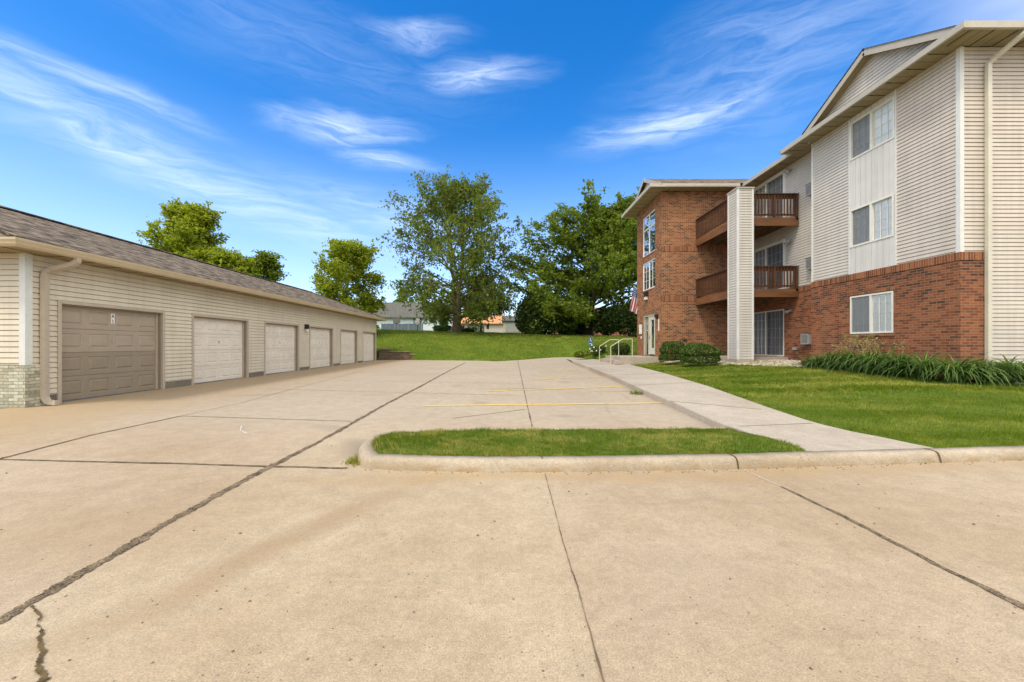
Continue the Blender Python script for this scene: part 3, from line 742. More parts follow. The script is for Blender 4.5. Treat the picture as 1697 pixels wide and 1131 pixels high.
def roof_face(mb_uvs, pts):
    mb_uvs.append(pts)
def build_roof(name, faces, m, parent, th=.03):
    """faces: planar polygons whose first edge runs along the eave"""
    off = Vector((0, 0, 0)); p = parent
    while p is not None: off += p.location; p = p.parent
    me = bpy.data.meshes.new(name); vs = []; fs = []; uvs = []
    for pts in faces:
        P = [Vector(q) for q in pts]; o = P[0]; u = (P[1] - P[0]).normalized(); nrm = (P[1] - P[0]).cross(P[2] - P[0]).normalized(); v = nrm.cross(u)
        if v.z < 0: v = -v
        i0 = len(vs); vs += [q - off for q in P]; fs.append(tuple(range(i0, i0 + len(P)))); uvs += [((q - o).dot(u) + i0 * .37, (q - o).dot(v)) for q in P]
        i0 = len(vs); vs += [q - off - Vector((0, 0, th)) for q in P]; fs.append(tuple(range(i0, i0 + len(P)))); uvs += [((q - o).dot(u), (q - o).dot(v)) for q in P]
    me.from_pydata([tuple(v) for v in vs], [], fs); ul = me.uv_layers.new(name='UVMap')
    for pl in me.polygons:
        for li in pl.loop_indices: ul.data[li].uv = uvs[me.loops[li].vertex_index]
    me.materials.append(m); o = bpy.data.objects.new(name, me); col.objects.link(o); o.parent = parent; return o


# ---------------------------------------------------------------- garage block
GX = -9.6; GY0, GY1 = 7.97, 29.6; GS = EYE + 1.84; GZ = lambda y: lot_z(-9, y)
g = thing('garage_block', 'long low tan garage row with six overhead doors and brown shingle roof', 'garage', (GX, GY0, 0))
door_y = [(8.60 + 3.66 * i, 8.60 + 3.66 * i + 2.54) for i in range(6)]
DT = EYE + .90
ops = [(a - .07, b + .07, -1, DT + .06) for a, b in door_y]
mb = MB(); siding(mb, 'x', GX, 1, GY0 + .1, GY1 - .08, .20, GS, [(a, b, .20 if c < 0 else c, d) for a, b, c, d in ops])
siding(mb, 'y', GY0, -1, -16.5, GX - .1, EYE - .40, GS)
siding(mb, 'y', GY1, 1, -16.5, GX, .20, GS)
mb.build('siding_wall', M['siding_g'], g)
mb = MB(); mb.box(-16.6, -16.5, GY0, GY1, 0, GS); mb.build('back_wall', M['siding_g'], g)
mb = MB()
segs = [GY0] + [e for a, b in door_y for e in (a - .07, b + .07)] + [GY1]
for i in range(0, len(segs), 2): mb.box(GX - .12, GX - .004, segs[i] + (.3 if i == 0 else 0), segs[i + 1], -.1, .22)
mb.build('foundation', M['found'], g)
mb = MB(); mb.box(-16.5, GX + .035, GY0 - .035, GY0 + .30, -.05, EYE - .405); mb.build('brick_base', M['pale_brick'], g, uv=True)
mb = MB(); mb.box(GX - .095, GX + .028, GY0 - .028, GY0 + .10, EYE - .40, GS - .002); mb.build('corner_trim', M['trim_g'], g)
mb = MB(); mb.box(GX - .02, GX + .026, GY1 - .08, GY1 + .026, .2, GS - .002); mb.build('corner_trim', M['tan'], g)
# roof: eave rectangle, hips
GEX, GEY0, GEY1 = -9.12, 7.44, 30.25; GEZ = EYE + 2.03; run = 3.8; rise = .394 * run; RX = GEX - run
BX = GEX - 2 * run; A = (GEX, GEY0, GEZ); B = (GEX, GEY1, GEZ); Rn = (RX, GEY0 + .36 * run, GEZ + rise); Rf = (RX, GEY1 - run, GEZ + rise)
build_roof('shingle_roof', [[A, B, Rf, Rn], [(BX, GEY0, GEZ), A, Rn], [B, (BX, GEY1, GEZ), Rf], [(BX, GEY1, GEZ), (BX, GEY0, GEZ), Rn, Rf]], M['shingle'], g)
mb = MB(); mb.bar((RX, Rn[1], Rn[2] + .012), (RX, Rf[1], Rf[2] + .012), .22, .03); mb.bar(Rn, (A[0], A[1], A[2] + .01), .2, .02); mb.bar(Rf, (B[0], B[1], B[2] + .01), .2, .02)
mb.build('ridge_cap', M['shingle'], g, uv=True)
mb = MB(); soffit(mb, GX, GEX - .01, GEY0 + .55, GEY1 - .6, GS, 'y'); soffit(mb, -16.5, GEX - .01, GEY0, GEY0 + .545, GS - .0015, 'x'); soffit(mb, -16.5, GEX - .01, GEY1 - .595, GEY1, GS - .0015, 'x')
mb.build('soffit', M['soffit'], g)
mb = MB(); mb.sweep([(BX, GEY0, GS + .03), (GEX, GEY0, GS + .03), (GEX, GEY1, GS + .03), (BX, GEY1, GS + .03)], [(d, h * 1.15 - .03) for d, h in GUT], 1)
mb.build('gutter', M['tan'], g)
sx = GX + .075
def spout(mb, pts, w=.055, rot=math.pi / 4): mb.tube(pts, w, 4, False, rot)
mb = MB(); yy = 8.24
spout(mb, [(GEX + .06, yy + .20, GS + .02), (GEX + .05, yy + .20, GS - .07), (GEX - .02, yy + .17, GS - .14), (sx + .12, yy + .03, GS - .27), (sx + .02, yy, GS - .33), (sx, yy, GS - .42), (sx, yy, .24), (sx + .01, yy, .16), (sx + .07, yy, .075), (sx + .26, yy, .055)], .066)
mb.build('downspout', M['frame_t'], g)


def garage_door(y0, y1, m_top, m_low, label):
    ax, pl, out = 'x', GX, 1; zb = GZ((y0 + y1) / 2) + .02; zt = DT
    fr = MB()
    for s, e in ((y0 - .075, y0), (y1, y1 + .075)): wbox(fr, ax, pl, out, s, e, -.02, .03, zb - .06, zt + .07)
    wbox(fr, ax, pl, out, y0, y1, -.02, .029, zt, zt + .07)
    rows = 4; h = (zt - zb) / rows; objs = []
    for half, mat in ((0, m_low), (1, m_top)):
        mb = MB(); dd = -.13
        for r in range(rows):
            if (r >= 2) != bool(half): continue
            z0 = zb + r * h + .004; z1 = zb + (r + 1) * h - .004
            cw = (y1 - y0) / 4
            for c in range(4):
                a0, a1 = y0 + c * cw, y0 + (c + 1) * cw; b0, b1 = a0 + .075, a1 - .075; e0, e1 = z0 + .10, z1 - .10
                q = lambda a, z, d: P3(ax, pl, out, a, dd + d, z)
                for (p, r2, s, u) in ((a0, a1, z0, e0), (a0, a1, e1, z1), (a0, b0, e0, e1), (b1, a1, e0, e1)): mb.quad(q(p, s, 0), q(r2, s, 0), q(r2, u, 0), q(p, u, 0))
                i1, i2 = .016, .05
                R0 = [(b0, e0), (b1, e0), (b1, e1), (b0, e1)]; R1 = [(b0 + i1, e0 + i1), (b1 - i1, e0 + i1), (b1 - i1, e1 - i1), (b0 + i1, e1 - i1)]; R2 = [(b0 + i2, e0 + i2), (b1 - i2, e0 + i2), (b1 - i2, e1 - i2), (b0 + i2, e1 - i2)]
                for A_, B_, d0, d1 in ((R0, R1, 0, -.016), (R1, R2, -.016, .004)):
                    for i in range(4):
                        k = (i + 1) % 4; mb.quad(q(*A_[i], d0), q(*A_[k], d0), q(*B_[k], d1), q(*B_[i], d1))
                mb.quad(*[q(a, z, .004) for a, z in R2])
            wbox(mb, ax, pl, out, y0, y1, dd - .03, dd - .012, z0 - .006, z1 + .006)
        objs.append(mb)
    d = objs[0].build('garage_door', m_low, g); d['label'] = label
    objs[1].build('upper_panels', m_top, d)
    fr.build('door_frame', M['frame_t'], d)
    jb = MB()
    for s, e in ((y0 - .001, y0 + .028), (y1 - .028, y1 + .001)): wbox(jb, ax, pl, out, s, e, -.16, -.021, zb - .04, zt)
    wbox(jb, ax, pl, out, y0 + .028, y1 - .028, -.16, -.021, zt - .03, zt + .0); jb.build('jamb', M['jamb'], d)
    st = MB()
    for s, e in ((y0 + .029, y0 + .07), (y1 - .07, y1 - .029)): wbox(st, ax, pl, out, s, e, -.125, -.09, zb, zt - .03)
    st.build('weather_strip', M['frame_t'], d)
    lk = MB(); yc = (y0 + y1) / 2; wbox(lk, ax, pl, out, yc - .02, yc + .02, -.13, -.11, zt - h * 1.5 - .04, zt - h * 1.5 + .04)
    wbox(lk, ax, pl, out, y0 + .55, y0 + .57, -.13, -.12, zt - h * .55, zt - h * .55 + .02); lk.build('lock', M['gray'], d)
    sh = MB(); wbox(sh, ax, pl, out, y0, y1, -.18, -.10, zb - .03, zb + .006); sh.build('bottom_seal', M['dgray'], d)
    return d, zt - h / 2, yc


for i, (a, b) in enumerate(door_y):
    if i == 0: d, zc, yc = garage_door(a, b, M['door_t'], M['door_t2'], 'taupe overhead door with darker lower half and letter plate')
    else: d, zc, yc = garage_door(a, b, M['door_b'], M['door_b'], 'pale beige panelled overhead door')
    if i < 3:
        hh = .125 if i == 0 else .14; wd = .042 if i == 0 else .02
        mb = MB(); wbox(mb, 'x', GX, 1, yc - wd, yc + wd, -.128, -.118, zc - hh + .02, zc + hh + .02); pl = mb.build('number_plate', M['white'], d)
        if i == 0:
            mb = MB(); q = lambda u, v: P3('x', GX, 1, yc - u, -.1165, zc + .02 + v)    # +u is to the reader's left, seen from the yard
            def stroke(u0, v0, u1, v1, w=.013):
                p0, p1 = Vector(q(-u0, v0)), Vector(q(-u1, v1)); mb.bar(p0, p1, .003, w, up=(p1 - p0).cross(Vector((1, 0, 0))))
            stroke(-.026, .02, 0, .105); stroke(.026, .02, 0, .105); stroke(-.016, .048, .016, .048)
            stroke(0, -.105, 0, -.02); stroke(-.018, -.105, .018, -.105); stroke(-.018, -.042, 0, -.02)
            mb.build('lettering', M['letter'], pl)
mb = MB(); yl = (door_y[2][1] + door_y[3][0]) / 2 + .1; wbox(mb, 'x', GX, 1, yl - .09, yl + .09, .02, .16, DT - .12, DT + .10); o = mb.build('wall_light', M['black'], g)
mb = MB(); wbox(mb, 'x', GX, 1, yl - .07, yl + .07, .05, .15, DT - .24, DT - .12); mb.build('lens', M['vinyl'], o)

# ---------------------------------------------------------------- apartment building
BX0 = 12.0; RXW = 12.42; BY0 = 10.5; BYC = 15.6; WY0, WY1 = 20.4, 24.1; WX = 8.0
ZS = EYE + 7.88; ZG = EYE + 8.02; ZB = EYE + 2.46; BEND = 28.0; BXE = 30.0
ap = thing('apartment_building', 'three storey apartment block of red brick and beige siding with balconies', 'building', (BX0, BY0, 0))


def window(ax, pl, out, a0, a1, z0, z1, halves, grid=(2, 3), fm='vinyl', name='window', glass='glass', rec=.03, mid=True, transom=None, lab=None):
    """halves: list of back surfaces, from a0 to a1"""
    fw = .055; mb = MB(); d0, d1 = -.10, rec
    wbox(mb, ax, pl, out, a0, a1, d0, d1, z1 - fw, z1); wbox(mb, ax, pl, out, a0, a1, d0, d1, z0, z0 + fw)
    wbox(mb, ax, pl, out, a0, a0 + fw, d0, d1 - .001, z0 + fw, z1 - fw); wbox(mb, ax, pl, out, a1 - fw, a1, d0, d1 - .001, z0 + fw, z1 - fw)
    am = (a0 + a1) / 2
    if mid: wbox(mb, ax, pl, out, am - .035, am + .035, d0, d1 - .004, z0 + fw, z1 - fw)
    if transom: wbox(mb, ax, pl, out, a0 + fw, a1 - fw, d0, d1 - .006, transom - .035, transom + .035)
    n = len(halves); ww = (a1 - a0) / n
    for i in range(n):
        s, e = a0 + i * ww + fw, a0 + (i + 1) * ww - fw
        for c in range(1, grid[0] + 1): u = s + (e - s) * c / (grid[0] + 1); wbox(mb, ax, pl, out, u - .007, u + .007, -.05, -.035, z0 + fw, z1 - fw)
        for r in range(1, grid[1] + 1): u = z0 + (z1 - z0) * r / (grid[1] + 1); wbox(mb, ax, pl, out, s, e, -.0495, -.0355, u - .007, u + .007)
    wobj = mb.build(name, M[fm], ap)
    if lab: wobj['label'] = lab
    mb = MB(); mb.quad(*[P3(ax, pl, out, u, -.06, w) for u, w in ((a0 + fw, z0 + fw), (a0 + fw, z1 - fw), (a1 - fw, z1 - fw), (a1 - fw, z0 + fw))]); mb.build('pane', M[glass], wobj)
    for i, hk in enumerate(halves):
        s, e = a0 + i * ww + .01, a0 + (i + 1) * ww - .01
        for key in hk.split('+'):
            dep = {'screen': -.022, 'blind_w': -.068, 'blind_v': -.16, 'curtain': -.20}.get(key, -.9)
            mb = MB()
            if key == 'screen': mb.quad(*[P3(ax, pl, out, u, dep, w) for u, w in ((s + .03, z0 + .03), (e - .02, z0 + .03), (e - .02, z1 - .03), (s + .03, z1 - .03))])
            elif dep > -.5: wbox(mb, ax, pl, out, s, e, dep - .01, dep, z0 + .02, z1 - .02)
            else:
                wbox(mb, ax, pl, out, s - .2, e + .2, dep - .02, dep, z0 - .3, z1 + .3)
            mb.build({'screen': 'insect_screen', 'blind_w': 'blind', 'blind_v': 'blind', 'curtain': 'curtain'}.get(key, 'room_back'), M[key], wobj)
    return wobj


E = EYE
win = [(12.32, 13.86, E + .39, E + 1.69), (12.30, 13.86, E + 3.38, E + 4.69), (12.28, 13.86, E + 6.40, E + 7.70)]
panel_y = (12.22, 13.92)
# main wall: brick below, siding above
mb = MB(); flat(mb, 'x', BX0, -1, BY0 + .02, BYC, .1, ZB - .22, [(win[0][0] - .02, win[0][1] + .02, win[0][2] - .02, win[0][3] + .02)], .12)
flat(mb, 'y', BY0 - .001, -1, BX0 + .002, BX0 + .70, .1, ZB - .22, (), .12)
mb.box(BX0 + .125, RXW + .1, BYC - .12, BYC - .001, .1, ZB - .22); mb.build('brick_wall', M['brick'], ap, uv=True)
mb = MB(); mb.box(BX0 - .02, BX0 + .10, BY0 - .02, BYC, ZB - .215, ZB); mb.box(BX0 + .10, BX0 + .715, BY0 - .021, BY0 + .1, ZB - .215, ZB - .0005)
mb.build('soldier_course', M['soldier'], ap, uv=True, swap=True, uoff=ZB - .29)
mb = MB(); wbox(mb, 'x', BX0, -1, win[0][0] - .1, win[0][1] + .1, -.05, .014, win[0][3] + .02, win[0][3] + .10); mb.build('window_lintel', M['soldier'], ap, uv=True, swap=True)
mb = MB(); wbox(mb, 'x', BX0, -1, win[0][0] - .06, win[0][1] + .06, -.05, .035, win[0][2] - .10, win[0][2] - .02); mb.build('window_sill', M['soldier'], ap, uv=True, swap=True)
mb = MB(); siding(mb, 'x', BX0 + .03, -1, BY0 + .1, panel_y[0], ZB, ZS); siding(mb, 'y', BY0 + .03, -1, BX0 + .1, BX0 + .70, ZB, ZS); siding(mb, 'y', BY0 + .03, -1, BX0 + .70, BXE, .35, ZS)
mb.build('siding_wall', M['siding_b'], ap)
mb = MB(); siding(mb, 'x', BX0 + .03, -1, panel_y[1], BYC - .05, ZB, ZS); mb.build('siding_wall', M['siding_w'], ap)
mb = MB()
vboards(mb, 'x', BX0 + .03, -1, panel_y[0] + .05, panel_y[1] - .05, ZB, win[1][2]); vboards(mb, 'x', BX0 + .03, -1, panel_y[0] + .05, panel_y[1] - .05, win[1][3], win[2][2]); vboards(mb, 'x', BX0 + .03, -1, panel_y[0] + .05, panel_y[1] - .05, win[2][3], ZS)
mb.build('vertical_panel', M['board'], ap)
mb = MB()
for a, b in ((panel_y[0], panel_y[0] + .05), (panel_y[1] - .05, panel_y[1])): wbox(mb, 'x', BX0 + .03, -1, a, b, -.02, .03, ZB, ZS - .003)
mb.box(BX0 - .002, BX0 + .105, BY0 - .002, BY0 + .105, ZB, ZS - .003)
mb.box(BX0 - .002, BX0 + .06, BYC - .06, BYC + .004, ZB, ZS - .003); mb.build('corner_trim', M['trim'], ap)
mb = MB(); mb.box(BX0 + .05, RXW + .1, BYC - .05, BYC - .01, ZB, ZS); mb.box(RXW + .02, BXE, BEND - .1, BEND, .2, ZS); mb.box(BXE - .1, BXE, BY0 + .04, BEND, .2, ZS); mb.build('rear_wall', M['siding_b'], ap)
for i, (a, b, z0, z1) in enumerate(win):
    window('x', BX0 + (.0 if i == 0 else .03), -1, a, b, z0, z1, ['blind_w', 'screen+blind_w'], (2, 3), lab=None, rec=.0 if i == 0 else .035)

# recessed balcony wall
sl = [(17.74, 20.25, E - .50, E + 1.62), (17.74, 20.25, E + 2.52, E + 4.66), (17.74, 20.25, E + 5.56, E + 7.74)]
mb = MB(); flat(mb, 'x', RXW, -1, BYC, WY0 + .1, .1, ZB - .22, [(sl[0][0] - .02, sl[0][1] + .02, sl[0][2], sl[0][3] + .02)], .12); mb.build('brick_wall', M['brick'], ap, uv=True)
mb = MB(); mb.box(RXW - .02, RXW + .1, BYC + .002, 17.6, ZB - .215, ZB); mb.build('soldier_course', M['soldier'], ap, uv=True, swap=True, uoff=ZB - .29)
mb = MB(); siding(mb, 'x', RXW + .03, -1, BYC, WY0, ZB if False else ZB, ZS, [(s[0] - .08, s[1] + .08, s[2], s[3] + .08) for s in sl[1:]]); siding(mb, 'x', RXW + .03, -1, WY1, BEND, .3, ZS)
mb.build('siding_wall', M['siding_w'], ap)
for i, s in enumerate(sl):
    window('x', RXW + (.0 if i == 0 else .03), -1, *s, [['screen+curtain', 'blind_v'], ['screen+blind_v', 'blind_v'], ['screen+curtain', 'curtain']][i], (3, 4), fm='vinyl', name='sliding_door', rec=.0 if i == 0 else .04)
    if i:
        mb = MB()
        for a, b in ((s[0] - .08, s[0]), (s[1], s[1] + .08)): wbox(mb, 'x', RXW + .03, -1, a, b, -.02, .03, s[2], s[3] + .08)
        wbox(mb, 'x', RXW + .03, -1, s[0], s[1], -.02, .029, s[3], s[3] + .08); mb.build('door_trim', M['trim'], ap)
# wall lights and air conditioners
for z in (E + 1.50, E + 4.52, E + 7.62):
    mb = MB(); yl = 17.32; x0 = RXW
    mb.tube([(x0, yl, z), (x0 - .04, yl, z)], .06, 10); mb.tube([(x0 - .04, yl, z), (x0 - .10, yl - .02, z - .02)], .02, 6)
    for s in (-1, 1): mb.tube([(x0 - .10, yl + s * .05, z), (x0 - .15, yl + s * .07, z - .03), (x0 - .22, yl + s * .08, z - .08)], [.03, .05, .055], 10)
    mb.build('wall_light', M['gray'], ap)
for k, z in enumerate((E + .04, E + 3.07, E + 6.05)):
    mb = MB(); y0 = 15.78 if k else 16.05; mb.box(RXW - .20, RXW + .02, y0, y0 + .42, z, z + .42); o = mb.build('air_conditioner', M['gray'], ap)
    mb = MB(); mb.box(RXW - .21, RXW, y0 - .01, y0 + .43, z + .425, z + .46); mb.build('cover', M['dgray'], o)
    mb = MB()
    for j in range(7): mb.box(RXW - .206, RXW - .196, y0 + .04, y0 + .38, z + .05 + j * .05, z + .075 + j * .05)
    mb.build('grille', M['dgray'], o)
mb = MB(); mb.box(RXW - .07, RXW + .01, 16.95, 17.13, E - .20, E - .09); mb.build('outlet_box', M['gray'], ap)
mb = MB(); mb.box(13.98, 14.3, BY0 - .13, BY0 + .0, E - .12, E + .38); o = mb.build('utility_box', M['dgray'], ap)
mb = MB(); mb.tube([(14.12, BY0 - .08, E - .12), (14.12, BY0 - .08, .3)], .025, 8); mb.build('conduit', M['gray'], o)

# brick entrance wing
ww = [(21.26, 23.16, E + 3.12, E + 4.70), (21.26, 23.16, E + 5.08, E + 7.32)]
dr = (21.24, 23.05, E - .56, E + 1.70)
mb = MB(); flat(mb, 'x', WX, -1, WY0, WY1, .1, ZS, [(a - .01, b + .01, c - .01, d + .01) for a, b, c, d in ww + [dr]], .2)
flat(mb, 'y', WY0 - .002, -1, WX + .002, RXW + .2, .1, ZS, (), .2); flat(mb, 'y', WY1 + .002, 1, WX + .002, RXW + .2, .1, ZS, (), .2)
mb.build('brick_wall', M['brick_w'], ap, uv=True)
mb = MB()
for z0, z1, xa in ((E + 4.80, E + 5.07, RXW), (E + 2.24, E + 2.53, 9.72)): mb = MB(); mb.box(WX + .01, xa, WY0 - .018, WY0 + .05, z0, z1); mb.build('soldier_course', M['soldier'], ap, uv=True, swap=True, uoff=z0 - .06)
mb = MB()
for a, b, c, d in ww: wbox(mb, 'x', WX, -1, a - .02, b + .02, -.05, .02, c - .08, c - .012)
mb.build('window_sill', M['soldier'], ap, uv=True, swap=True)
window('x', WX, -1, *ww[0], ['room', 'room'], (1, 2), fm='white', glass='glass_r', rec=-.03, lab='two light stair window above the entrance')
window('x', WX, -1, *ww[1], ['room', 'room'], (0, 0), fm='white', glass='glass_r', rec=-.03, transom=E + 6.55, lab='tall stair window with upper lights under the eave')
# entrance door and side light
a0, a1, z0, z1 = dr
mb = MB(); wbox(mb, 'x', WX, -1, a0, a0 + .09, -.16, -.02, z0, z1); wbox(mb, 'x', WX, -1, a1 - .09, a1, -.16, -.02, z0, z1); wbox(mb, 'x', WX, -1, a0 + .09, a1 - .09, -.16, -.021, z1 - .09, z1); wbox(mb, 'x', WX, -1, 22.28, 22.36, -.16, -.022, z0, z1 - .09)
df = mb.build('entrance_door', M['olive'], ap); df['label'] = 'cream glazed entrance door in an olive frame'
mb = MB(); s, e = a0 + .09, 22.28
wbox(mb, 'x', WX, -1, s, s + .22, -.13, -.06, z0 + .06, z1 - .09); wbox(mb, 'x', WX, -1, e - .22, e, -.13, -.06, z0 + .06, z1 - .09); wbox(mb, 'x', WX, -1, s + .22, e - .22, -.13, -.061, z0 + .06, z0 + .42); wbox(mb, 'x', WX, -1, s + .22, e - .22, -.13, -.061, z1 - .30, z1 - .09)
mb.build('door_leaf', M['door_c'], df)
mb = MB(); mb.quad(*[P3('x', WX, -1, u, -.10, w) for u, w in ((s + .22, z0 + .42), (s + .22, z1 - .3), (e - .22, z1 - .3), (e - .22, z0 + .42))]); mb.quad(*[P3('x', WX, -1, u, -.10, w) for u, w in ((22.36, z0), (22.36, z1 - .09), (a1 - .09, z1 - .09), (a1 - .09, z0))]); mb.build('pane', M['glass_r'], df)
mb = MB(); wbox(mb, 'x', WX, -1, e - .16, e - .04, -.06, -.01, z0 + .98, z0 + 1.03); wbox(mb, 'x', WX, -1, e - .14, e - .06, -.06, -.045, z0 + .9, z0 + 1.12); mb.build('handle', M['steel'], df)
mb = MB(); wbox(mb, 'x', WX, -1, a0 - .5, a1 + .5, -1.4, -1.38, z0 - .2, z1 + .3); mb.build('room_back', M['dark'], df)
mb = MB(); wbox(mb, 'x', WX, -1, 22.2, 22.55, 0, .16, E + 2.72, E + 3.0); o = mb.build('wall_light', M['black'], ap); mb = MB(); wbox(mb, 'x', WX, -1, 22.24, 22.51, .03, .15, E + 2.56, E + 2.72); mb.build('lens', M['vinyl'], o)
mb = MB(); wbox(mb, 'x', WX, -1, 20.78, 20.98, 0, .14, E + 1.46, E + 1.62); wbox(mb, 'x', WX, -1, 20.83, 20.93, .02, .1, E + 1.40, E + 1.46); mb.build('wall_light', M['black'], ap)
mb = MB(); wbox(mb, 'x', WX, -1, 20.66, 20.78, 0, .02, E + .74, E + 1.36); mb.build('number_plate', M['vinyl'], ap)
mb = MB(); wbox(mb, 'x', WX, -1, 23.28, 23.58, 0, .07, E + .66, E + 1.22); mb.build('intercom_panel', M['white'], ap)
mb = MB(); wbox(mb, 'x', WX, -1, 23.30, 23.40, 0, .04, E + .38, E + .52); mb.build('call_button', M['white'], ap)
mb = MB(); wbox(mb, 'y', WY0, -1, 9.12, 9.30, 0, .06, E + .24, E + .30); mb.build('vent_slot', M['black'], ap)

# roofs of the building
EX, RE, EY = 11.35, 11.79, 9.85; EYM = 16.45
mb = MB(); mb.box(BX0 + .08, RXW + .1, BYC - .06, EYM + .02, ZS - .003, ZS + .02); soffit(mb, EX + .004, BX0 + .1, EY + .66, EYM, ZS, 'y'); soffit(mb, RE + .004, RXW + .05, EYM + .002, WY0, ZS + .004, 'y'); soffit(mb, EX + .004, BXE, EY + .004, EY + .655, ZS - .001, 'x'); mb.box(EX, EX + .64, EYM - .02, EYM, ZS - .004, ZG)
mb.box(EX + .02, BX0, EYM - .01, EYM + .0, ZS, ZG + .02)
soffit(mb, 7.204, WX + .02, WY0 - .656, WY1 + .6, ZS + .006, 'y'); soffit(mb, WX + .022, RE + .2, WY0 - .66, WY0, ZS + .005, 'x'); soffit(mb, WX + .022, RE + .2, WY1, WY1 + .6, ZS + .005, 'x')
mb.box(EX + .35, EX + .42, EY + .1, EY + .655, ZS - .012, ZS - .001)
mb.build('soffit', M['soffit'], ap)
mb = MB(); mb.sweep([(EX + .4, EYM, ZS - .014), (EX, EYM, ZS - .014), (EX, EY, ZS - .014), (BXE, EY, ZS - .014)], [(d, h * 1.33) for d, h in GUT], -1); mb.sweep([(RE, BEND, ZS - .014), (RE, EYM + .005, ZS - .014)], [(d, h * 1.3) for d, h in GUT], -1)
mb.sweep([(RE + .1, WY1 + .6, ZS - .01), (7.2, WY1 + .6, ZS - .01), (7.2, WY0 - .66, ZS - .01), (RE - .13, WY0 - .66, ZS - .01)], [(d, h * 1.32) for d, h in GUT], -1); mb.build('gutter', M['fascia'], ap)
p = .42; hx = (BXE - EX) / 2; ze = ZG + .01
r1, r2 = (EX + hx, EY + hx, ze + p * hx), (EX + hx, BEND + .5 - hx, ze + p * hx)
build_roof('shingle_roof', [[(EX, EY, ze), (EX, EYM, ze), (EX + hx, EYM + 4, ze + p * hx), r1], [(BXE, EY, ze), (EX, EY, ze), r1], [(RE, EYM, ze - .01), (RE, BEND, ze - .01), (EX + hx, BEND, ze - .01 + p * (EX + hx - RE)), (EX + hx, EYM, ze - .01 + p * (EX + hx - RE))],
           [(BXE, BEND, ze), (BXE, EY, ze), r1, (EX + hx, BEND, ze + p * hx)]], M['shingle'], ap)
# cross gable above the main wall
GXF = 11.45; ya, za = 12.73, E + 9.46; yl, yr = 15.32, 10.14; zb = ZG + .10
mb = MB(); xw = 11.75
nlap = 12
zt = za - .17; hh = zt - zb
k = math.floor(zb / .11)
while k * .11 < zt - .02:
    z0 = max(zb, k * .11); z1 = min(zt, (k + 1) * .11); f0 = 1 - (z0 - zb) / hh; f1 = 1 - (z1 - zb) / hh
    A0, A1 = ya + (yr - ya) * f0, ya + (yl - ya) * f0; B0, B1 = ya + (yr - ya) * f1, ya + (yl - ya) * f1
    mb.quad((xw - .02, A0, z0), (xw - .02, A1, z0), (xw - .003, B1, z1), (xw - .003, B0, z1)); mb.quad((xw - .02, A0, z0), (xw - .02, A1, z0), (xw, A1, z0 + .008), (xw, A0, z0 + .008)); k += 1
mb.build('gable_wall', M['siding_w'], ap)
mb = MB()
for ye in (yl, yr):
    up = Vector((0, ye - ya, zb - za)).normalized(); nn = Vector((1, 0, 0)).cross(up)
    mb.bar((GXF + .015, ya, za - .10), (GXF + .015, ye, zb - .10), .03, .20, up=(0, 0, 1))
mb.build('rake_board', M['fascia'], ap)
mb = MB()
for ye in (yl, yr): mb.add([(GXF + .03, ya, za - .17), (xw + .02, ya, za - .17), (xw + .02, ye, zb - .17), (GXF + .03, ye, zb - .17)], [(0, 1, 2, 3)])
mb.build('rake_soffit', M['soffit'], ap)
rz = za + .02; xr = EX + (rz - ze) / p + .3
build_roof('gable_roof', [[(GXF - .02, yl + .04, zb - .0), (GXF - .02, ya, rz), (xr, ya, rz), (EX + .1, yl + .04, zb - .0)], [(GXF - .02, yr - .04, zb - .0), (GXF - .02, ya, rz), (xr, ya, rz), (EX + .1, yr - .04, zb - .0)]], M['shingle'], ap)
# wing gable roof
wy = (WY0 + WY1) / 2; wr = ZG + .02 + .5 * (wy - (WY0 - .66)); gx2 = 7.74; ws, we = WY0 - .66, WY1 + .66
build_roof('wing_roof', [[(gx2, ws, ZG + .02), (15, ws, ZG + .02), (15, wy, wr), (gx2, wy, wr)], [(gx2, we, ZG + .02), (15, we, ZG + .02), (15, wy, wr), (gx2, wy, wr)], [(7.2, ws, ZG + .005), (7.2, we, ZG + .005), (7.93, we - .40, ZG + .2), (7.93, ws + .40, ZG + .2)]], M['shingle'], ap)
mb = MB(); mb.add([(7.95, ws + .3, ZG), (7.95, we - .3, ZG), (7.95, wy, wr - .1)], [(0, 1, 2)]); mb.build('gable_wall', M['siding_w'], ap)
mb = MB()
for ye in (ws, we): mb.bar((gx2 - .0, wy, wr - .08), (gx2 - .0, ye, ZG - .06), .03, .18, up=(0, 0, 1))
mb.build('rake_board', M['fascia'], ap)
# downspouts of the end wall
mb = MB(); xd, yd = 12.66, BY0 - .07
spout(mb, [(12.95, EY - .06, ZS + .08), (12.95, EY - .05, ZS - .02), (12.92, EY + .02, ZS - .10), (12.72, yd - .08, ZS - .42), (xd, yd, ZS - .52), (xd, yd, ZS - .7), (xd, yd, .3)], .066); mb.build('downspout', M['spout'], ap)

# balconies and their siding-clad column
BXF = 9.76; BYN = 16.82


